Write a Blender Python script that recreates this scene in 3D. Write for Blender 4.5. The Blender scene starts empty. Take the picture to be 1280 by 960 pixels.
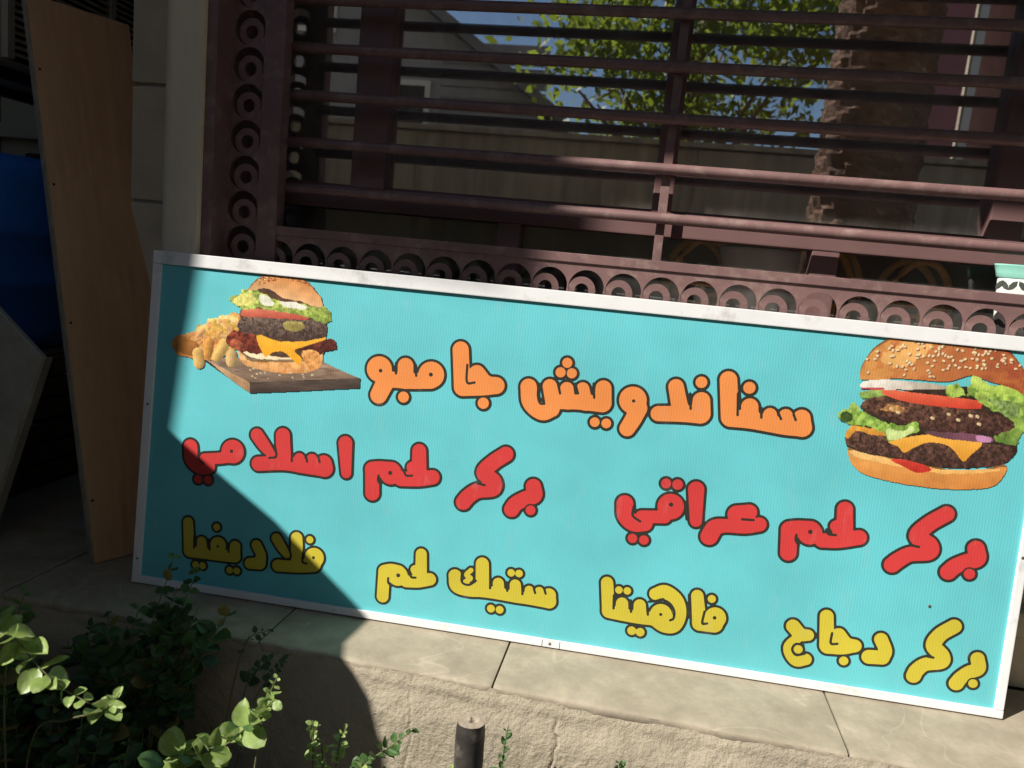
import bpy, bmesh, math, random
import numpy as np
from mathutils import Vector, Matrix

random.seed(7)
RNG = np.random.default_rng(11)
scene = bpy.context.scene
col = scene.collection
R = math.radians

# ---------------------------------------------------------------- camera
cam_data = bpy.data.cameras.new("camera")
cam = bpy.data.objects.new("camera", cam_data)
col.objects.link(cam)
YAW, PITCH, ROLL = R(-9.70), R(-8.50), R(5.54)
fwd = Vector((math.sin(YAW) * math.cos(PITCH), math.cos(YAW) * math.cos(PITCH), math.sin(PITCH)))
rt0 = Vector((math.cos(YAW), -math.sin(YAW), 0.0))
up0 = rt0.cross(fwd)
rt = math.cos(ROLL) * rt0 + math.sin(ROLL) * up0
up = -math.sin(ROLL) * rt0 + math.cos(ROLL) * up0
m = Matrix((rt, up, -fwd)).transposed().to_4x4()
m.translation = Vector((1.166, -1.600, 0.845))
cam.matrix_world = m
cam_data.sensor_fit = 'HORIZONTAL'
cam_data.sensor_width = 36.0
cam_data.lens = 27.03
cam_data.clip_start = 0.02
cam_data.clip_end = 2000.0
cam_data.dof.use_dof = True
cam_data.dof.focus_distance = 1.78
cam_data.dof.aperture_fstop = 4.5
scene.camera = cam

# ---------------------------------------------------------------- light
SUN_AZ, SUN_EL = R(50.0), R(42.0)          # azimuth off the shop front's normal, from the left
sun_dir = Vector((math.sin(SUN_AZ) * math.cos(SUN_EL), math.cos(SUN_AZ) * math.cos(SUN_EL), -math.sin(SUN_EL)))
sd = bpy.data.lights.new("sun", 'SUN')
sd.energy = 5.0
sd.angle = R(0.53)
sd.color = (1.0, 0.95, 0.86)
sun = bpy.data.objects.new("sun", sd)
col.objects.link(sun)
sun.rotation_euler = sun_dir.to_track_quat('-Z', 'Y').to_euler()
sun.location = (-4, -4, 6)

world = bpy.data.worlds.new("World")
scene.world = world
world.use_nodes = True
wn = world.node_tree.nodes
wl = world.node_tree.links
wn.clear()
sky = wn.new('ShaderNodeTexSky')
sky.sky_type = 'NISHITA'
sky.sun_disc = False
sky.sun_elevation = SUN_EL
to_sun = -sun_dir
sky.sun_rotation = math.atan2(to_sun.x, to_sun.y)
sky.dust_density = 0.15
sky.ozone_density = 2.5
bg = wn.new('ShaderNodeBackground')
bg.inputs['Strength'].default_value = 0.052
wo = wn.new('ShaderNodeOutputWorld')
wl.new(sky.outputs['Color'], bg.inputs['Color'])
wl.new(bg.outputs['Background'], wo.inputs['Surface'])

scene.view_settings.view_transform = 'Standard'
scene.view_settings.look = 'None'
scene.view_settings.gamma = 1.0
scene.view_settings.use_curve_mapping = False
scene.view_settings.exposure = 0.55
scene.cycles.max_bounces = 10
scene.cycles.transparent_max_bounces = 16


# ---------------------------------------------------------------- materials
def mat(name, c, rough=0.7, var=0.18, vscale=6.0, bump=0.0, bscale=60.0, metal=0.0, spec=0.4, dirt=None,
        dscale=3.0, dlo=0.5, dhi=0.72, stretch=None, translucent=0.0, bdist=0.004, detail=6.0, vein=None):
    m = bpy.data.materials.new(name)
    m.use_nodes = True
    nt = m.node_tree
    n, l = nt.nodes, nt.links
    p = n['Principled BSDF']
    p.inputs['Roughness'].default_value = rough
    p.inputs['Metallic'].default_value = metal
    p.inputs['Specular IOR Level'].default_value = spec
    tc = n.new('ShaderNodeTexCoord')
    src = tc.outputs['Object']
    if stretch:
        mp = n.new('ShaderNodeMapping')
        mp.inputs['Scale'].default_value = stretch
        l.new(src, mp.inputs['Vector'])
        src = mp.outputs['Vector']
    nz = n.new('ShaderNodeTexNoise')
    nz.inputs['Scale'].default_value = vscale
    nz.inputs['Detail'].default_value = detail
    nz.inputs['Roughness'].default_value = 0.62
    l.new(src, nz.inputs['Vector'])
    rp = n.new('ShaderNodeValToRGB')
    e = rp.color_ramp.elements
    e[0].position, e[1].position = 0.3, 0.7
    e[0].color = tuple(max(0, x * (1 - var)) for x in c) + (1,)
    e[1].color = tuple(min(1, x * (1 + var)) for x in c) + (1,)
    l.new(nz.outputs['Fac'], rp.inputs['Fac'])
    out = rp.outputs['Color']
    if dirt:
        d = n.new('ShaderNodeTexNoise')
        d.inputs['Scale'].default_value = dscale
        d.inputs['Detail'].default_value = 9
        d.inputs['Roughness'].default_value = 0.7
        l.new(src, d.inputs['Vector'])
        dr = n.new('ShaderNodeMapRange')
        dr.inputs['From Min'].default_value = dlo
        dr.inputs['From Max'].default_value = dhi
        l.new(d.outputs['Fac'], dr.inputs['Value'])
        mx = n.new('ShaderNodeMix')
        mx.data_type = 'RGBA'
        l.new(dr.outputs['Result'], mx.inputs['Factor'])
        l.new(out, mx.inputs['A'])
        mx.inputs['B'].default_value = tuple(dirt) + (1,)
        out = mx.outputs['Result']
    if vein:
        vz = n.new('ShaderNodeTexNoise')
        vz.inputs['Scale'].default_value = 2.6
        vz.inputs['Detail'].default_value = 3
        vz.inputs['Distortion'].default_value = 0.7
        l.new(src, vz.inputs['Vector'])
        vs_ = n.new('ShaderNodeMath')
        vs_.operation = 'SUBTRACT'
        vs_.inputs[1].default_value = 0.5
        l.new(vz.outputs['Fac'], vs_.inputs[0])
        va = n.new('ShaderNodeMath')
        va.operation = 'ABSOLUTE'
        l.new(vs_.outputs[0], va.inputs[0])
        vr = n.new('ShaderNodeMapRange')
        vr.inputs['From Min'].default_value = 0.0
        vr.inputs['From Max'].default_value = 0.007
        vr.inputs['To Min'].default_value = 0.42
        vr.inputs['To Max'].default_value = 0.0
        l.new(va.outputs[0], vr.inputs['Value'])
        vm = n.new('ShaderNodeMath')
        vm.operation = 'MULTIPLY'
        l.new(vr.outputs['Result'], vm.inputs[0])
        l.new(nz.outputs['Fac'], vm.inputs[1])
        vx = n.new('ShaderNodeMix')
        vx.data_type = 'RGBA'
        l.new(vm.outputs[0], vx.inputs['Factor'])
        l.new(out, vx.inputs['A'])
        vx.inputs['B'].default_value = tuple(vein) + (1,)
        out = vx.outputs['Result']
    l.new(out, p.inputs['Base Color'])
    if bump:
        b = n.new('ShaderNodeBump')
        b.inputs['Strength'].default_value = bump
        b.inputs['Distance'].default_value = bdist
        bn = n.new('ShaderNodeTexNoise')
        bn.inputs['Scale'].default_value = bscale
        bn.inputs['Detail'].default_value = 8
        bn.inputs['Roughness'].default_value = 0.65
        l.new(src, bn.inputs['Vector'])
        l.new(bn.outputs['Fac'], b.inputs['Height'])
        l.new(b.outputs['Normal'], p.inputs['Normal'])
    if translucent:
        t = n.new('ShaderNodeBsdfTranslucent')
        l.new(out, t.inputs['Color'])
        ms = n.new('ShaderNodeMixShader')
        ms.inputs['Fac'].default_value = translucent
        l.new(p.outputs['BSDF'], ms.inputs[1])
        l.new(t.outputs['BSDF'], ms.inputs[2])
        l.new(ms.outputs['Shader'], n['Material Output'].inputs['Surface'])
    return m


def glass(name, refl, tint, dust, rough=0.0):
    m = bpy.data.materials.new(name)
    m.use_nodes = True
    n, l = m.node_tree.nodes, m.node_tree.links
    n.remove(n['Principled BSDF'])
    o = n['Material Output']
    tr = n.new('ShaderNodeBsdfTransparent')
    tr.inputs['Color'].default_value = tint
    gl = n.new('ShaderNodeBsdfGlossy')
    gl.inputs['Roughness'].default_value = rough
    gl.inputs['Color'].default_value = (0.93, 0.96, 1.0, 1)
    df = n.new('ShaderNodeBsdfDiffuse')
    df.inputs['Color'].default_value = (0.62, 0.60, 0.55, 1)
    m1 = n.new('ShaderNodeMixShader')
    m1.inputs['Fac'].default_value = refl
    l.new(tr.outputs[0], m1.inputs[1])
    l.new(gl.outputs[0], m1.inputs[2])
    m2 = n.new('ShaderNodeMixShader')
    tc = n.new('ShaderNodeTexCoord')
    mp = n.new('ShaderNodeMapping')
    mp.inputs['Scale'].default_value = (9, 9, 2.2)
    nz = n.new('ShaderNodeTexNoise')
    nz.inputs['Scale'].default_value = 3.5
    nz.inputs['Detail'].default_value = 8
    mr = n.new('ShaderNodeMapRange')
    mr.inputs['From Min'].default_value = 0.3
    mr.inputs['From Max'].default_value = 0.75
    mr.inputs['To Min'].default_value = dust * 0.35
    mr.inputs['To Max'].default_value = dust * 1.5
    l.new(tc.outputs['Object'], mp.inputs['Vector'])
    l.new(mp.outputs['Vector'], nz.inputs['Vector'])
    l.new(nz.outputs['Fac'], mr.inputs['Value'])
    l.new(mr.outputs['Result'], m2.inputs['Fac'])
    l.new(m1.outputs[0], m2.inputs[1])
    l.new(df.outputs[0], m2.inputs[2])
    l.new(m2.outputs[0], o.inputs['Surface'])
    return m


def print_mat(name, c=None, attr=None, rough=0.42):
    """Ink on the fluted banner sheet: colour plus the sheet's fine upright ribs."""
    m = bpy.data.materials.new(name)
    m.use_nodes = True
    n, l = m.node_tree.nodes, m.node_tree.links
    p = n['Principled BSDF']
    p.inputs['Roughness'].default_value = rough
    p.inputs['Specular IOR Level'].default_value = 0.35
    tc = n.new('ShaderNodeTexCoord')
    if attr:
        a = n.new('ShaderNodeAttribute')
        a.attribute_name = attr
        base = a.outputs['Color']
    else:
        nz = n.new('ShaderNodeTexNoise')
        nz.inputs['Scale'].default_value = 5
        nz.inputs['Detail'].default_value = 8
        l.new(tc.outputs['Object'], nz.inputs['Vector'])
        rp = n.new('ShaderNodeValToRGB')
        e = rp.color_ramp.elements
        e[0].position, e[1].position = 0.32, 0.7
        e[0].color = tuple(x * 0.90 for x in c) + (1,)
        e[1].color = tuple(min(1, x * 1.06) for x in c) + (1,)
        l.new(nz.outputs['Fac'], rp.inputs['Fac'])
        base = rp.outputs['Color']
        sm_ = n.new('ShaderNodeMapping')
        sm_.inputs['Scale'].default_value = (26, 26, 9)
        sm_.inputs['Rotation'].default_value = (0, 0.5, 0)
        l.new(tc.outputs['Object'], sm_.inputs['Vector'])
        sc_ = n.new('ShaderNodeTexNoise')
        sc_.inputs['Scale'].default_value = 1.0
        sc_.inputs['Detail'].default_value = 9
        sc_.inputs['Roughness'].default_value = 0.72
        l.new(sm_.outputs['Vector'], sc_.inputs['Vector'])
        sr_ = n.new('ShaderNodeMapRange')
        sr_.inputs['From Min'].default_value = 0.56
        sr_.inputs['From Max'].default_value = 0.80
        sr_.inputs['To Max'].default_value = 0.5
        l.new(sc_.outputs['Fac'], sr_.inputs['Value'])
        sx_ = n.new('ShaderNodeMix')
        sx_.data_type = 'RGBA'
        l.new(sr_.outputs['Result'], sx_.inputs['Factor'])
        l.new(base, sx_.inputs['A'])
        sx_.inputs['B'].default_value = tuple(0.55 * x + 0.45 * 0.42 for x in c) + (1,)
        base = sx_.outputs['Result']
    # ribs and weave
    w = n.new('ShaderNodeTexWave')
    w.wave_type = 'BANDS'
    w.bands_direction = 'X'
    w.inputs['Scale'].default_value = 52
    w.inputs['Distortion'].default_value = 0.6
    w.inputs['Detail'].default_value = 2
    l.new(tc.outputs['Object'], w.inputs['Vector'])
    mp = n.new('ShaderNodeMapping')
    mp.inputs['Scale'].default_value = (14, 14, 420)
    l.new(tc.outputs['Object'], mp.inputs['Vector'])
    n2 = n.new('ShaderNodeTexNoise')
    n2.inputs['Scale'].default_value = 1.0
    n2.inputs['Detail'].default_value = 4
    l.new(mp.outputs['Vector'], n2.inputs['Vector'])
    ad = n.new('ShaderNodeMath')
    ad.operation = 'ADD'
    l.new(w.outputs['Fac'], ad.inputs[0])
    l.new(n2.outputs['Fac'], ad.inputs[1])
    b = n.new('ShaderNodeBump')
    b.inputs['Strength'].default_value = 0.11
    b.inputs['Distance'].default_value = 0.0012
    l.new(ad.outputs[0], b.inputs['Height'])
    l.new(b.outputs['Normal'], p.inputs['Normal'])
    mr = n.new('ShaderNodeMapRange')
    mr.inputs['To Min'].default_value = 0.955
    mr.inputs['To Max'].default_value = 1.03
    mr.inputs['From Max'].default_value = 1.6
    l.new(ad.outputs[0], mr.inputs['Value'])
    mul = n.new('ShaderNodeVectorMath')
    mul.operation = 'SCALE'
    l.new(base, mul.inputs[0])
    l.new(mr.outputs['Result'], mul.inputs['Scale'])
    l.new(mul.outputs['Vector'], p.inputs['Base Color'])
    return m


def srgb(r, g, b):
    f = lambda v: (v / 255 / 12.92) if v <= 10 else (((v / 255) + 0.055) / 1.055) ** 2.4
    return (f(r), f(g), f(b))


M = {}
M['teal'] = print_mat('turquoise_print', (0.135, 0.545, 0.60))
M['orange'] = print_mat('orange_print', (0.78, 0.265, 0.075))
M['red'] = print_mat('red_print', (0.60, 0.05, 0.05))
M['yellow'] = print_mat('yellow_print', (0.57, 0.475, 0.048))
M['ink'] = print_mat('dark_outline_print', (0.034, 0.034, 0.027))
M['picture'] = print_mat('food_photo_print', attr='paint')
M['white_metal'] = mat('white_painted_aluminium', (0.79, 0.79, 0.80), 0.38, 0.05, 9, 0.1, 40, spec=0.5, dirt=(0.36, 0.34, 0.31), dscale=11, dlo=0.56, dhi=0.82)
M['steel'] = mat('dull_screw_steel', (0.25, 0.24, 0.22), 0.4, 0.2, 40, metal=0.8)
M['maroon'] = mat('maroon_metal_paint', (0.19, 0.108, 0.104), 0.45, 0.14, 14, 0.2, 120, spec=0.5, dirt=(0.34, 0.24, 0.21), dscale=20, dlo=0.5, dhi=0.78, bdist=0.001)
M['maroon_frame'] = mat('maroon_frame_paint', (0.17, 0.094, 0.092), 0.5, 0.10, 10, 0.1, 90, dirt=(0.28, 0.18, 0.16), dscale=6, dlo=0.58, dhi=0.9, bdist=0.001)
M['pane'] = glass('mirror_tint_glass', 0.43, (0.97, 0.96, 0.95, 1), 0.085)
M['lower_pane'] = glass('clear_dusty_glass', 0.07, (0.97, 0.97, 0.96, 1), 0.05)
M['pillar'] = mat('beige_limestone', (0.74, 0.64, 0.48), 0.85, 0.16, 5, 0.3, 60, dirt=(0.56, 0.46, 0.33), dscale=4, stretch=(1, 1, 0.35))
M['slab'] = mat('pale_sill_stone', (0.345, 0.295, 0.222), 0.8, 0.24, 11, 0.5, 90, dirt=(0.255, 0.215, 0.16), dscale=7, dlo=0.46, dhi=0.74, bdist=0.002, detail=10, vein=(0.60, 0.53, 0.42))
M['plaster'] = mat('rough_sand_render', (0.41, 0.355, 0.265), 0.95, 0.2, 16, 0.85, 130, dirt=(0.30, 0.26, 0.20), dscale=8, dlo=0.46, dhi=0.76, bdist=0.006)
M['block'] = mat('beige_wall_stone', (0.50, 0.44, 0.33), 0.9, 0.15, 6, 0.4, 60)
M['concrete'] = mat('grey_concrete', (0.33, 0.31, 0.28), 0.9, 0.15, 4, 0.4, 50)
M['plywood'] = mat('brown_hardboard', (0.60, 0.37, 0.21), 0.62, 0.13, 3.2, 0.1, 120, stretch=(6, 6, 0.8), dirt=(0.48, 0.28, 0.155), dscale=3)
M['board_edge'] = mat('grey_board_edge', (0.30, 0.27, 0.22), 0.8, 0.25, 30)
M['blue'] = mat('blue_barrel_plastic', (0.03, 0.20, 0.75), 0.4, 0.12, 5, 0.05, 30, dirt=(0.10, 0.12, 0.18), dscale=6, dlo=0.6, dhi=0.85)
M['ac'] = mat('grey_beige_sheet_metal', (0.42, 0.40, 0.35), 0.5, 0.1, 8)
M['store'] = mat('pale_store_plaster', (0.55, 0.50, 0.40), 0.95, 0.15, 3, 0.2, 40)
M['dark'] = mat('black_plastic', (0.02, 0.02, 0.02), 0.6, 0.2, 8)
M['hose'] = mat('pale_grey_hose', (0.40, 0.42, 0.42), 0.6, 0.2, 30)
M['crate'] = mat('weathered_crate_wood', (0.11, 0.08, 0.055), 0.85, 0.3, 5, 0.3, 60, stretch=(0.5, 4, 4))
M['offcut'] = mat('dusty_grey_board', (0.38, 0.37, 0.33), 0.85, 0.16, 12, 0.2, 60, dirt=(0.27, 0.26, 0.23), dscale=7)
M['post'] = mat('worn_black_iron', (0.045, 0.04, 0.036), 0.55, 0.4, 25, 0.5, 45, dirt=(0.14, 0.12, 0.10), dscale=16, dlo=0.52, dhi=0.66, bdist=0.003)
M['cement'] = mat('sandy_cement', (0.33, 0.27, 0.21), 0.95, 0.22, 30, 0.7, 120)
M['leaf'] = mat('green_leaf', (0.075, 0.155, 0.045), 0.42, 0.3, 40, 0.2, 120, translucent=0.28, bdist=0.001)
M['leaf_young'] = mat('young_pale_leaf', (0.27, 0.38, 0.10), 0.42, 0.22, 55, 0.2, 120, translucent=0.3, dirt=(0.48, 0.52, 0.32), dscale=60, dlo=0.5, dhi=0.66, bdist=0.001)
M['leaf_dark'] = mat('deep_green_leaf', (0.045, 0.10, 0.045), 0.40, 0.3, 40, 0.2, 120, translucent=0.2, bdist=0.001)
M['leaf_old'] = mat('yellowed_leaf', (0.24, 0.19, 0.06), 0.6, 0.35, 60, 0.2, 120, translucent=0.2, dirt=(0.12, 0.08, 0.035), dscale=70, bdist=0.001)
M['stem'] = mat('green_brown_stem', (0.13, 0.13, 0.06), 0.7, 0.3, 60)
M['soil'] = mat('dry_soil', (0.055, 0.044, 0.032), 1.0, 0.3, 8, 1.0, 40, bdist=0.02)
M['asphalt'] = mat('street_asphalt', (0.045, 0.043, 0.041), 0.95, 0.2, 8, 0.6, 120)
M['fence'] = mat('tan_streaked_render', (0.34, 0.29, 0.215), 0.95, 0.28, 3, 0.2, 30, stretch=(3, 3, 0.25), dirt=(0.20, 0.17, 0.13), dscale=2.5)
M['house'] = mat('grey_house_render', (0.33, 0.33, 0.345), 0.9, 0.12, 1.5)
M['roof'] = mat('grey_roof_sheet', (0.20, 0.20, 0.21), 0.7, 0.2, 2)
M['pink'] = mat('dusty_pink_render', (0.42, 0.17, 0.20), 0.9, 0.12, 1.5)
M['white'] = mat('white_paint', (0.75, 0.75, 0.72), 0.7, 0.06, 3)
M['bark'] = mat('reddish_palm_bark', (0.20, 0.105, 0.065), 0.95, 0.45, 9, 1.0, 30, dirt=(0.42, 0.36, 0.30), dscale=9, dlo=0.58, dhi=0.72, bdist=0.03)
M['tree_leaf'] = mat('street_tree_leaf', (0.22, 0.28, 0.03), 0.5, 0.35, 3, translucent=0.62)
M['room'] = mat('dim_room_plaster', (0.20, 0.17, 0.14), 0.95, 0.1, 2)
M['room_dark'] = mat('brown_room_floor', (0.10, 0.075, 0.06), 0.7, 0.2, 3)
M['sill'] = mat('grey_inner_sill', (0.20, 0.19, 0.18), 0.6, 0.2, 6)
M['cane'] = mat('orange_cane', (0.80, 0.38, 0.07), 0.5, 0.2, 20)
M['pot_white'] = mat('white_ceramic', (0.74, 0.74, 0.70), 0.3, 0.06, 12)
M['pot_teal'] = mat('pale_turquoise_glaze', (0.30, 0.66, 0.56), 0.3, 0.08, 12)
M['pot_dark'] = mat('dark_leaf_glaze', (0.06, 0.07, 0.06), 0.4, 0.1, 12)
M['tarp'] = mat('grey_tarpaulin', (0.13, 0.14, 0.15), 0.7, 0.2, 6, 0.4, 12)
M['tyre'] = mat('tyre_rubber', (0.025, 0.025, 0.025), 0.8, 0.2, 20)


# ---------------------------------------------------------------- helpers
def link(name, me, m=None, parent=None):
    o = bpy.data.objects.new(name, me)
    col.objects.link(o)
    if m is not None and me is not None and not me.materials:
        me.materials.append(m)
    if parent is not None:
        o.parent = parent
    return o


def tag(o, label, cat, group=None, kind=None):
    if label:
        o['label'] = label
    if cat:
        o['category'] = cat
    if group:
        o['group'] = group
    if kind:
        o['kind'] = kind
    return o


def thing(name, label, cat, loc=(0, 0, 0), rot=(0, 0, 0), group=None):
    o = bpy.data.objects.new(name, None)
    col.objects.link(o)
    o.location = loc
    o.rotation_euler = rot
    o.empty_display_size = 0.1
    return tag(o, label, cat, group)


def to_mesh(bm, name, smooth=False):
    me = bpy.data.meshes.new(name)
    bm.normal_update()
    bm.to_mesh(me)
    bm.free()
    if smooth:
        for p in me.polygons:
            p.use_smooth = True
    return me


def box_bm(bm, x0, x1, y0, y1, z0, z1, bev=0.0, seg=2):
    g = bmesh.ops.create_cube(bm, size=1.0)
    for v in g['verts']:
        v.co = Vector((x0 + (v.co.x + .5) * (x1 - x0), y0 + (v.co.y + .5) * (y1 - y0), z0 + (v.co.z + .5) * (z1 - z0)))
    if bev:
        es = list({e for v in g['verts'] for e in v.link_edges})
        bmesh.ops.bevel(bm, geom=es, offset=bev, segments=seg, affect='EDGES', profile=0.7)
    return bm


def box(name, x0, x1, y0, y1, z0, z1, m, parent=None, bev=0.0, seg=2):
    return link(name, to_mesh(box_bm(bmesh.new(), x0, x1, y0, y1, z0, z1, bev, seg), name), m, parent)


def tube_bm(bm, pts, r, n=10, cap=True):
    pts = [Vector(p) for p in pts]
    rs = r if isinstance(r, (list, tuple)) else [r] * len(pts)
    rings = []
    for i, p in enumerate(pts):
        t = (pts[min(i + 1, len(pts) - 1)] - pts[max(i - 1, 0)]).normalized()
        a = Vector((0, 0, 1)) if abs(t.z) < 0.9 else Vector((1, 0, 0))
        u = t.cross(a).normalized()
        w = t.cross(u).normalized()
        rings.append([bm.verts.new(p + rs[i] * (math.cos(k * 2 * math.pi / n) * u + math.sin(k * 2 * math.pi / n) * w)) for k in range(n)])
    for a, b in zip(rings, rings[1:]):
        for k in range(n):
            bm.faces.new((a[k], a[(k + 1) % n], b[(k + 1) % n], b[k]))
    if cap:
        bm.faces.new(rings[0])
        bm.faces.new(rings[-1][::-1])
    bmesh.ops.recalc_face_normals(bm, faces=bm.faces)
    return bm


def tube(name, pts, r, m, parent=None, n=10, smooth=True):
    return link(name, to_mesh(tube_bm(bmesh.new(), pts, r, n), name, smooth), m, parent)


def prism_bm(bm, poly, y0, y1):
    """polygon in (x, z) extruded from y0 to y1"""
    a = [bm.verts.new((x, y0, z)) for x, z in poly]
    b = [bm.verts.new((x, y1, z)) for x, z in poly]
    bm.faces.new(a)
    bm.faces.new(b[::-1])
    k = len(poly)
    for i in range(k):
        bm.faces.new((a[i], b[i], b[(i + 1) % k], a[(i + 1) % k]))
    bmesh.ops.recalc_face_normals(bm, faces=bm.faces)
    return bm


def lathe_mesh(name, prof, n=32, smooth=True):
    bm = bmesh.new()
    rings = [[bm.verts.new((r * math.cos(k * 2 * math.pi / n), r * math.sin(k * 2 * math.pi / n), z)) for k in range(n)] for r, z in prof]
    for a, b in zip(rings, rings[1:]):
        for k in range(n):
            bm.faces.new((a[k], a[(k + 1) % n], b[(k + 1) % n], b[k]))
    bm.faces.new(rings[0][::-1])
    bm.faces.new(rings[-1])
    return to_mesh(bm, name, smooth)


def vnoise(x, y, seed=0):
    """smooth value noise, numpy arrays in, about 0..1 out"""
    g = np.random.default_rng(seed).random((64, 64))
    xi, yi = np.floor(x).astype(int), np.floor(y).astype(int)
    fx, fy = x - xi, y - yi
    fx, fy = fx * fx * (3 - 2 * fx), fy * fy * (3 - 2 * fy)
    a, b = g[xi % 64, yi % 64], g[(xi + 1) % 64, yi % 64]
    c, d = g[xi % 64, (yi + 1) % 64], g[(xi + 1) % 64, (yi + 1) % 64]
    return (a * (1 - fx) + b * fx) * (1 - fy) + (c * (1 - fx) + d * fx) * fy


def fbm(x, y, seed=0, octv=4):
    s, amp, tot = 0, 1.0, 0
    for i in range(octv):
        s = s + amp * vnoise(x * 2 ** i + 17 * i, y * 2 ** i + 31 * i, seed + i)
        tot += amp
        amp *= 0.55
    return s / tot


def grid_mesh(name, P):
    """P: array (nx, ny, 3) -> smooth quad sheet"""
    nx, ny = P.shape[:2]
    idx = np.arange(nx * ny).reshape(nx, ny)
    q = np.stack([idx[:-1, :-1], idx[1:, :-1], idx[1:, 1:], idx[:-1, 1:]], -1).reshape(-1, 4)
    me = bpy.data.meshes.new(name)
    me.from_pydata(P.reshape(-1, 3).tolist(), [], q.tolist())
    for p in me.polygons:
        p.use_smooth = True
    return me


# ================================================================ the setting
def sheet(name, x0, x1, y0, y1, z, m):
    o = link(name, grid_mesh(name, np.array([[[x0, y0, z], [x0, y1, z]], [[x1, y0, z], [x1, y1, z]]], float)), m)
    o['kind'] = 'structure'
    return o


GZ = -0.5
sheet('ground', -400, 400, -400, 400, GZ, M['soil'])
sheet('road', -60, 60, -4.7, -1.15, GZ + 0.004, M['asphalt'])

# stone ledge under the shop window: slabs laid end to end on a rendered wall
ledge = thing('stone_ledge', 'pale stone ledge with cracked rough render below the turquoise sign', 'ledge')
joints = [-1.75, -0.95, -0.22, 0.42, 0.938, 1.634, 2.30, 3.0]
prof = [(0.25, -0.05), (0.25, -0.001), (0.12, 0.0), (0.0, 0.0), (-0.08, 0.0), (-0.140, 0.0), (-0.1505, -0.001), (-0.1535, -0.004), (-0.154, -0.010), (-0.153, -0.018), (-0.145, -0.03), (-0.145, -0.05)]
for k, (xa, xb) in enumerate(zip(joints, joints[1:])):
    xa, xb = xa + 0.0022, xb - 0.0022
    nx = 70
    xs = np.linspace(xa, xb, nx)
    P = np.zeros((nx, len(prof), 3))
    for j, (y, z) in enumerate(prof):
        e = np.minimum((xs - xa), (xb - xs))
        chip = np.clip(1 - e / 0.008, 0, 1) ** 2 * 0.5
        wob = (fbm(xs * 9 + 3 * k, xs * 0 + 2.0, 40 + k) - 0.5)
        fine = (fbm(xs * 60 + 7 * k, xs * 0 + j, 60 + k) - 0.5)
        front = 1.0 if y < -0.1 else 0.0
        P[:, j, 0] = xs
        P[:, j, 1] = y + front * (wob * 0.006 + fine * 0.003 + chip * 0.006)
        P[:, j, 2] = z - chip * 0.002 - (abs(fine) * 0.004 if front else abs(fine) * 0.0008)
    bm = bmesh.new()
    vs = [[bm.verts.new(P[i, j]) for j in range(len(prof))] for i in range(nx)]
    for i in range(nx - 1):
        for j in range(len(prof) - 1):
            bm.faces.new((vs[i][j], vs[i + 1][j], vs[i + 1][j + 1], vs[i][j + 1]))
        bm.faces.new((vs[i][-1], vs[i + 1][-1], vs[i + 1][0], vs[i][0]))
    bm.faces.new(vs[0])
    bm.faces.new(vs[-1][::-1])
    bmesh.ops.recalc_face_normals(bm, faces=bm.faces)
    me = to_mesh(bm, 'slab', True)
    me.set_sharp_from_angle(angle=R(50))
    link('slab', me, M['slab'], ledge)

# rendered wall face below the slabs, with two hairline cracks and a rough lip of mortar
xs = np.concatenate([np.arange(-1.75, 0.25, 0.014), np.arange(0.25, 2.15, 0.003), np.arange(2.15, 3.0, 0.014)])
zs = np.concatenate([np.arange(-0.006, -0.28, -0.003), np.linspace(-0.285, GZ - 0.02, 16)])
X, Z = np.meshgrid(xs, zs, indexing='ij')
dn = np.clip(-Z / 0.10, 0, 1)
sm = dn * dn * (3 - 2 * dn)
Y = -0.1525 - 0.022 * sm
Y = Y - (fbm(X * 4, Z * 5, 3, 2) - 0.5) * 0.009 - (fbm(X * 50, Z * 50, 5, 3) - 0.5) * 0.0042
lip = np.exp(-((Z + 0.026 + 0.012 * (fbm(X * 6, X * 0, 8) - 0.5)) / 0.012) ** 2)
Y = Y - lip * 0.006 * fbm(X * 16, Z * 10, 9)
for cx, sd_, a in ((0.772, 21, 0.5), (1.078, 22, 1.0)):
    path = cx + 0.030 * (fbm(Z * 14 + 5, Z * 0 + 1, sd_) - 0.5) + 0.012 * (fbm(Z * 60, Z * 0, sd_ + 4) - 0.5)
    Y = Y + a * 0.0055 * np.exp(-((X - path) / 0.0021) ** 2) * np.clip((-Z - 0.03) / 0.02, 0, 1)
wall_me = grid_mesh('rendered_face', np.stack([X, Y, Z], -1))
wall_face = link('rendered_face', wall_me, M['plaster'], ledge)
box('core', -1.74, 2.99, -0.10, 0.24, GZ - 0.01, -0.055, M['concrete'], ledge)

# shop building round the window
shop = thing('shop_wall', 'beige stone shop wall around the grilled window', 'wall')
box('lower_wall', 0.10, 3.6, 0.262, 0.42, 0.0, 0.70, M['block'], shop, 0.004)
box('stone_course', 0.10, 3.6, 0.228, 0.262, 0.135, 0.19, M['block'], shop, 0.006)
box('lintel', -0.3, 3.6, 0.10, 0.42, 2.24, 2.70, M['block'], shop)
box('pier', 2.80, 3.6, 0.10, 0.42, 0.70, 2.24, M['pillar'], shop, 0.01)
pil = thing('pillar', 'beige stone pillar with a rounded edge beside the window grille', 'pillar')
bm = bmesh.new()
n_ = 10
poly = [(0.085, 0.42), (0.085, 0.088)] + [(0.012 - 0.040 * math.sin(a), 0.088 + 0.055 * (1 - math.cos(a))) for a in [i * math.pi / 2 / n_ for i in range(n_ + 1)]] + [(-0.028, 0.42)]
rows = np.linspace(0.0, 2.24, 60)
rings = []
for z in rows:
    w = 0.004 * (fbm(np.array([z * 5]), np.array([0.3]), 77)[0] - 0.5)
    rings.append([bm.verts.new((x + w, y + w, z)) for x, y in poly])
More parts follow.
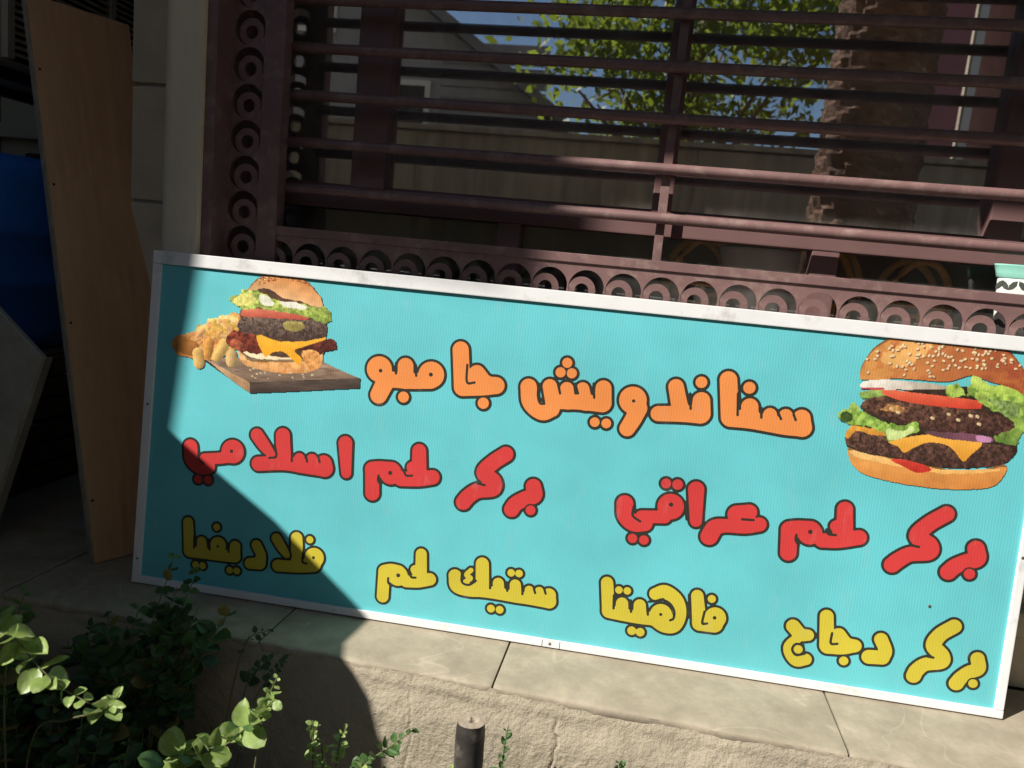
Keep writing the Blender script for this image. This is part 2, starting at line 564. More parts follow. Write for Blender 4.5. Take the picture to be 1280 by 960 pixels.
for a, b in zip(rings, rings[1:]):
    for k in range(len(poly)):
        bm.faces.new((a[k], a[(k + 1) % len(poly)], b[(k + 1) % len(poly)], b[k]))
bm.faces.new(rings[0])
bm.faces.new(rings[-1])
bmesh.ops.recalc_face_normals(bm, faces=bm.faces)
me = to_mesh(bm, 'shaft', True)
me.set_sharp_from_angle(angle=R(40))
link('shaft', me, M['pillar'], pil)
box('base_block', -0.035, 0.088, 0.082, 0.418, 0.0, 0.11, M['pillar'], pil, 0.005)

# return wall of squared blocks left of the pillar
ret = thing('block_wall', 'squared beige stone block wall tucked between pillar and brown board', 'wall')
bz, bh = 0.0, 0.312
blk = to_mesh(box_bm(bmesh.new(), -0.133, 0.133, 0.0, 0.22, 0.0, bh - 0.009, 0.006), 'block')
blk.materials.append(M['block'])
k = 0
while bz < 2.6:
    o = link('block', blk, None, ret)
    o.location = (-0.163, 0.360 + 0.004 * (k % 2), bz)
    bz += bh
    k += 1
box('mortar_core', -0.290, -0.036, 0.372, 0.57, 0.0, 2.62, M['concrete'], ret)

# dim store corner behind the leaning board
sheet('store_floor', -3.0, -0.03, 0.25, 1.6, -0.004, M['concrete'])
sw = thing('store_wall', 'dim plaster back wall behind the blue barrel', 'wall')
box('wall_face', -3.0, 0.2, 1.45, 1.6, -0.4, 2.7, M['store'], sw)
box('wall_band', -3.0, -0.05, 1.40, 1.45, 1.20, 1.26, M['store'], sw)
box('end_wall', -2.25, -2.05, -0.15, 1.45, GZ, 2.7, M['concrete'], sw)

# overhead and beside the shop (out of view; balcony edge, added house and street wall set to cast the shade)
balcony = thing('balcony', 'concrete balcony slab over the shop window', 'balcony')
box('balcony_slab', -1.3, 4.5, -0.90, 0.42, 2.70, 2.86, M['concrete'], balcony)
box('balcony_parapet', -1.3, 4.5, -0.90, -0.80, 2.86, 3.7, M['pillar'], balcony)
upper = thing('upper_wall', 'upper storey wall of the beige shop building', 'wall')
box('wall_face', -4.5, 4.5, 0.42, 0.62, 2.62, 6.5, M['pillar'], upper)
nb = thing('shade_house', 'unseen house added up the street, its overhang shading the window', 'house')
box('lower_wall', -9.0, -5.2, -3.2, 0.4, GZ, 5.85, M['pillar'], nb)
box('shade_overhang', -9.2, -3.46, -3.50, 0.4, 5.85, 9.0, M['pillar'], nb)  # unseen overhang, added so its corner shades the window's left part
for x in (-8.2, -6.6, -5.0):
    f = box('window', x, x + 0.9, -3.54, -3.50, 6.7, 8.1, M['white'], nb)
    box('pane', x + 0.08, x + 0.82, -3.548, -3.54, 6.78, 8.02, M['dark'], f)
pw = thing('shade_wall', 'unseen rendered wall added to shade the left edge of the sign', 'wall')
box('wall_face', -2.05, -1.745, -1.50, 1.45, GZ, 4.4, M['fence'], pw, 0.01)  # unseen wall, added so its end shades the pillar and sign edge
box('coping', -2.08, -1.745, -1.50, 1.45, 4.4, 4.46, M['concrete'], pw, 0.01)

# made-up tarpaulin-covered handcart, unseen, its outline shaped to shade the sign's corner
cart = thing('shade_cart', 'unseen handcart added under a grey tarpaulin to shade the sign corner', 'cart')
ua = Vector((math.cos(SUN_AZ), -math.sin(SUN_AZ), 0))
ud = Vector((math.sin(SUN_AZ), math.cos(SUN_AZ), 0))
S0 = -0.87


def cz(v):
    return (v + 0.87 * math.sin(SUN_EL)) / math.cos(SUN_EL)


prof_c = [(-0.60, cz(-0.62)), (-0.62, cz(0.26)), (-0.52, cz(0.34)), (0.05, cz(0.335)), (0.20, cz(0.345)), (0.36, cz(0.325)), (0.45, cz(0.265)), (0.53, cz(0.245)), (0.575, cz(0.225)), (0.605, cz(0.16)), (0.62, cz(0.02)), (0.615, cz(-0.62))]  # top outline follows the shade edge wanted on sign and ledge
bm = bmesh.new()
fr = [bm.verts.new(ua * u + ud * S0 + Vector((0, 0, z))) for u, z in prof_c]
bk = [bm.verts.new(ua * (u * 0.98) + ud * (S0 - 0.55) + Vector((0, 0, z - 0.03))) for u, z in prof_c]
bm.faces.new(fr)
bm.faces.new(bk[::-1])
for i in range(len(fr)):
    j = (i + 1) % len(fr)
    bm.faces.new((fr[i], bk[i], bk[j], fr[j]))
bmesh.ops.recalc_face_normals(bm, faces=bm.faces)
link('tarpaulin', to_mesh(bm, 'tarpaulin'), M['tarp'], cart)
for u in (-0.45, 0.45):
    for s in (-0.10, -0.45):
        c = ua * u + ud * (S0 + s)
        wh = link('wheel', lathe_mesh('wheel', [(0.02, -0.03), (0.12, -0.03), (0.14, -0.02), (0.14, 0.02), (0.12, 0.03), (0.02, 0.03)], 20), M['tyre'], cart)
        wh.location = c + Vector((0, 0, GZ + 0.145))
        wh.rotation_euler = (R(90), 0, -SUN_AZ)
        tube('leg', [c + Vector((0, 0, GZ + 0.14)), c + Vector((0, 0, cz(-0.55)))], 0.02, M['post'], cart, 8)

# ================================================================ window
WX0, WX1, WZ0, WZ1 = 0.10, 2.80, 0.70, 2.24
win = thing('shop_window', 'maroon framed shop window behind the metal grille', 'window')
FY0, FY1 = 0.264, 0.325
mull = [(0.10, 0.150), (0.390, 0.477), (1.136, 1.182), (1.862, 1.930), (2.74, 2.80)]
for xa, xb in mull:
    box('mullion', xa, xb, FY0, FY1, 1.007, 2.18, M['maroon_frame'], win, 0.003)
box('frame_rail', WX0, WX1, FY0 - 0.002, FY1 + 0.002, 0.952, 1.007, M['maroon_frame'], win, 0.003)
box('frame_rail', WX0, WX1, FY0 - 0.002, FY1 + 0.002, 0.70, 0.742, M['maroon_frame'], win, 0.003)
box('frame_rail', WX0, WX1, FY0 - 0.002, FY1 + 0.002, 2.18, 2.24, M['maroon_frame'], win, 0.003)
lowm = [(0.10, 0.150), (0.775, 0.830), (1.506, 1.566), (2.20, 2.26), (2.74, 2.80)]
for xa, xb in lowm:
    box('mullion', xa, xb, FY0, FY1, 0.742, 0.952, M['maroon_frame'], win, 0.003)
for (a, b), (c, d) in zip(mull, mull[1:]):
    box('pane', b, c, 0.300, 0.3045, 1.007, 2.18, M['pane'], win)
    box('glazing_bead', b, c, 0.286, 0.2995, 1.007, 1.0145, M['maroon_frame'], win)
for (a, b), (c, d) in zip(lowm, lowm[1:]):
    box('pane', b, c, 0.300, 0.3045, 0.742, 0.952, M['lower_pane'], win)

# room behind the glass
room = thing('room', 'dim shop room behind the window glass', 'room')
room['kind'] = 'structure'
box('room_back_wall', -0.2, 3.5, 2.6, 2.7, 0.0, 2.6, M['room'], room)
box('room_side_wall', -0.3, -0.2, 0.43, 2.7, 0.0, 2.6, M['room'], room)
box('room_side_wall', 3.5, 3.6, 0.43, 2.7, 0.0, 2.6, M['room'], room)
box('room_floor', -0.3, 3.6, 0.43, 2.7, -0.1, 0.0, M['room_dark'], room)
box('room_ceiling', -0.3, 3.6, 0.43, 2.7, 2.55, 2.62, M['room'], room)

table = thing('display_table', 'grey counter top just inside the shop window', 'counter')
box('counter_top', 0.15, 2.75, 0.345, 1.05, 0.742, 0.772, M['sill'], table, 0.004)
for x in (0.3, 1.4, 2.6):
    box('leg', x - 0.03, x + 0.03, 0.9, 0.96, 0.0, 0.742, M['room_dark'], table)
TZ = 0.772

# baskets of bent orange cane
for i, (bx, by, sc, rz) in enumerate(((1.28, 0.50, 1.0, 20), (1.58, 0.52, 1.1, -35), (1.80, 0.48, 0.95, 15))):
    bk_ = thing('cane_basket', ('orange cane basket beside the white bowl behind the glass', 'orange cane basket with hoop handle behind the small mullion', 'orange cane basket next to the white and turquoise pot')[i], 'basket', (bx, by, TZ), (0, 0, R(rz)), 'cane baskets on the counter')
    for zz, rr in ((0.008, 0.070), (0.03, 0.076), (0.055, 0.082), (0.08, 0.088)):
        tube('cane_ring', [(sc * rr * math.cos(t), sc * rr * math.sin(t), sc * zz) for t in np.linspace(0, 2 * math.pi, 25)], 0.006, M['cane'], bk_, 6)
    for q in range(10):
        a = q * 2 * math.pi / 10
        tube('cane_stake', [(sc * 0.069 * math.cos(a), sc * 0.069 * math.sin(a), 0.0), (sc * 0.09 * math.cos(a), sc * 0.09 * math.sin(a), sc * 0.09)], 0.004, M['cane'], bk_, 5)
    for dy in (-0.02, 0.025):
        tube('hoop_handle', [(sc * 0.088 * math.cos(t), dy * (1 + 0.6 * math.sin(t)), sc * (0.07 + 0.125 * math.sin(t))) for t in np.linspace(0, math.pi, 17)], 0.009, M['cane'], bk_, 8)
bowl = thing('serving_bowl', 'white oval bowl on the counter inside the window', 'bowl', (1.42, 0.43, TZ))
o = link('bowl_body', lathe_mesh('bowl_body', [(0.04, 0.0), (0.045, 0.012), (0.07, 0.05), (0.095, 0.105), (0.105, 0.130), (0.108, 0.137), (0.102, 0.137), (0.085, 0.10), (0.05, 0.04), (0.01, 0.03)], 36), M['pot_white'], bowl)
o.scale = (1.0, 0.8, 1.3)
box('outer_sill', 0.112, 2.72, 0.194, 0.2615, 0.742, 0.764, M['maroon_frame'], win, 0.002)
pot = thing('window_planter', 'white oval planter with turquoise rim and dark leaf pattern behind the ring band', 'planter', (1.992, 0.2275, 0.764))
EY = 0.30
body_ = link('pot_body', lathe_mesh('pot_body', [(0.085, 0.0), (0.092, 0.008), (0.099, 0.05), (0.104, 0.10), (0.108, 0.158), (0.107, 0.163), (0.02, 0.163)], 48), M['pot_white'], pot)
body_.scale = (1.0, EY, 1.0)
rim_ = link('pot_rim', lathe_mesh('pot_rim', [(0.106, 0.160), (0.112, 0.164), (0.114, 0.174), (0.119, 0.187), (0.122, 0.190), (0.115, 0.191), (0.109, 0.175), (0.02, 0.165)], 48), M['pot_teal'], pot)
rim_.scale = (1.0, EY, 1.0)
lf = bmesh.new()
prism_bm(lf, [(0, -0.011), (0.0048, -0.004), (0.0048, 0.005), (0, 0.012), (-0.0048, 0.005), (-0.0048, -0.004)], -0.0016, 0.0012)
lf_me = to_mesh(lf, 'leaf_motif')
lf_me.materials.append(M['pot_dark'])
for row, (zz, rr) in enumerate(((0.147, 0.1072), (0.112, 0.1045), (0.065, 0.1005))):
    for q in range(13):
        a = R(192 + q * 13)
        o = link('leaf_motif', lf_me, None, pot)
        o.location = (rr * math.cos(a), rr * EY * math.sin(a), zz)
        o.rotation_euler = (0, R((-1) ** (q + row) * 38), math.atan2(math.sin(a), math.cos(a) * EY) + R(90))

# ================================================================ grille
gr = thing('window_grille', 'maroon metal window grille with round bars and a band of ring cutouts', 'grille')
PY0, PY1 = 0.175, 0.181
PIT, HR, RC_Z, RC_X = 0.0846, 0.0408, 0.811, 0.153


def plate_tile(bm, cx, cz_, x0, x1, z0, z1, r, n=28):
    ang = [i * 2 * math.pi / n for i in range(n)] + [math.atan2(z - cz_, x - cx) % (2 * math.pi) for x in (x0, x1) for z in (z0, z1)]
    ang = sorted(set(round(a, 5) for a in ang))
    L = []
    for a in ang:
        c, s = math.cos(a), math.sin(a)
        t = min([((x1 - cx) / c if c > 0 else (x0 - cx) / c) if abs(c) > 1e-6 else 9e9, ((z1 - cz_) / s if s > 0 else (z0 - cz_) / s) if abs(s) > 1e-6 else 9e9])
        L.append([bm.verts.new((cx + r * c, y, cz_ + r * s)) for y in (PY0, PY1)] + [bm.verts.new((cx + t * c, y, cz_ + t * s)) for y in (PY0, PY1)])
    for i in range(len(L)):
        a, b = L[i], L[(i + 1) % len(L)]
        bm.faces.new((a[0], a[2], b[2], b[0]))
        bm.faces.new((a[1], b[1], b[3], a[3]))
        bm.faces.new((a[0], b[0], b[1], a[1]))


def ring_mesh(name, ro, ri, y0, y1, n=32):
    bm = bmesh.new()
    L = []
    for i in range(n):
        c, s = math.cos(i * 2 * math.pi / n), math.sin(i * 2 * math.pi / n)
        L.append([bm.verts.new((r * c, y, r * s)) for r in (ri, ro) for y in (y0, y1)])
    for i in range(n):
        a, b = L[i], L[(i + 1) % n]
        for p, q in ((0, 2), (2, 3), (3, 1), (1, 0)):
            bm.faces.new((a[p], a[q], b[q], b[p]))
    bmesh.ops.recalc_face_normals(bm, faces=bm.faces)
    me = to_mesh(bm, name)
    me.materials.append(M['maroon'])
    return me


ring_me = ring_mesh('ring', 0.0316, 0.0158, PY0 + 0.001, PY1 - 0.001)
band = bmesh.new()
nb_ = 29
xs0 = 1.173 - PIT * 11.5
ring_x = []
for k in range(nb_ + 1):
    cx = 1.173 + 0.008 + PIT * (k - 11)
    if cx - PIT / 2 < 0.20 or cx + PIT / 2 > 2.72:
        continue
    plate_tile(band, cx, RC_Z + 0.0062, cx - PIT / 2, cx + PIT / 2, 0.722, 0.8725, HR)
    ring_x.append(cx)
bmesh.ops.recalc_face_normals(band, faces=band.faces)
band_o = link('ring_band', to_mesh(band, 'ring_band'), M['maroon'], gr)
for cx in ring_x:
    link('ring', ring_me, None, band_o).location = (cx - 0.0098, 0, RC_Z)
xa, xb = ring_x[0] - PIT / 2, ring_x[-1] + PIT / 2
box('band_rail', 0.20, 2.72, 0.170, 0.192, 0.8725, 0.893, M['maroon'], gr, 0.0015)
box('band_rail', 0.20, 2.72, 0.170, 0.192, 0.700, 0.722, M['maroon'], gr, 0.0015)
side = bmesh.new()
zc = 0.845
ring_z = []
while zc < 2.2:
    plate_tile(side, RC_X, zc, RC_X - 0.042, RC_X + 0.042, zc - 0.042, zc + 0.042, HR)
    ring_z.append(zc)
    zc += 0.084
bmesh.ops.recalc_face_normals(side, faces=side.faces)
side_o = link('ring_band', to_mesh(side, 'ring_band'), M['maroon'], gr)
for z in ring_z:
    link('ring', ring_me, None, side_o).location = (RC_X + 0.004, 0, z - 0.0098)
box('outer_frame', 0.086, 0.112, 0.105, 0.262, 0.70, 2.22, M['maroon'], gr, 0.002)
box('inner_upright', 0.194, 0.246, 0.168, 0.208, 0.722, 2.22, M['maroon'], gr, 0.003)
box('outer_frame', 2.72, 2.78, 0.105, 0.262, 0.70, 2.22, M['maroon'], gr, 0.002)
box('top_rail', 0.112, 2.72, 0.170, 0.21, 2.20, 2.235, M['maroon'], gr, 0.002)
for x in (1.152, 2.32):
    box('flat_upright', x, x + 0.020, 0.2262, 0.2322, 0.893, 2.20, M['maroon'], gr, 0.001)
z = 0.988
k = 0
while z < 2.15:
    sag = [(x, 0.215, z + 0.0015 * math.sin(x * 1.9 + k)) for x in np.linspace(0.235, 2.74, 16)]
    tube('round_bar', sag, 0.0122, M['maroon'], gr, 14)
    z += 0.1108
    k += 1

# ================================================================ the sign
SW, SH = 2.0, 0.806
sign = thing('advertising_sign', 'turquoise burger menu sign with orange red and yellow lettering leaning on the ledge', 'sign', (0, 0, 0.0035), (R(-4.0), 0, R(2.5)))


def wave(x, z):
    """the stretched sheet is not quite flat"""
    ex = np.minimum(np.minimum(x, SW - x), np.minimum(z, SH - z))
    k = np.clip(ex / 0.07, 0, 1)
    return 0.0065 - k * (0.0012 + 0.0026 * np.sin(3.1 * x + 0.4) * np.sin(4.5 * z) + 0.0032 * (fbm(np.asarray(x) * 2.5, np.asarray(z) * 9.0, 55, 2) - 0.5))


FW, FS = 0.030, 0.022
gx, gz = np.meshgrid(np.linspace(0.018, SW - 0.018, 200), np.linspace(0.018, SH - 0.018, 84), indexing='ij')
panel = link('panel', grid_mesh('panel', np.stack([gx, wave(gx, gz), gz], -1)), M['teal'], sign)
box('backing', 0.01, SW - 0.01, 0.018, 0.029, 0.01, SH - 0.01, M['ac'], sign)


def rail(pts, w, vertical):
    """hollow-looking L profile: flat face with a small rolled inner lip"""
    (x0, z0), (x1, z1) = pts
    bm = bmesh.new()
    box_bm(bm, x0, x1, 0.0, 0.031, z0, z1, 0.0022, 2)
    return link('frame_rail', to_mesh(bm, 'frame_rail'), M['white_metal'], sign)


r_top = rail(((0.0, SH - FW), (SW, SH)), FW, False)
r_bot = rail(((0.0, 0.0), (SW, 0.0175)), FW, False)
r_l = rail(((0.0005, 0.0175 + 0.0006), (FS, SH - FW - 0.0006)), FS, True)
r_r = rail(((SW - 0.0185, 0.0175 + 0.0006), (SW - 0.0005, SH - FW - 0.0006)), FS, True)
scr = lathe_mesh('screw', [(0.0032, 0.0), (0.0032, 0.0008), (0.002, 0.0015), (0.0005, 0.0016)], 12)
scr.materials.append(M['steel'])
for parent, x, z in ((r_bot, 1.03, 0.009), (r_l, 0.012, 0.06), (r_l, 0.012, 0.44), (r_r, SW - 0.012, 0.35)):
    o = link('screw', scr, None, parent)
    o.location = (x, -0.0002, z)
    o.rotation_euler = (R(90), 0, 0)
o = link('screw', scr, None, panel)
o.location = (1.8226, 0.0035, 0.2194)
o.rotation_euler = (R(90), 0, 0)
for x in (1.012, 1.052):
    box('joint_plate', x, x + 0.0012, -0.0006, 0.001, 0.001, 0.0175 - 0.001, M['steel'], r_bot)

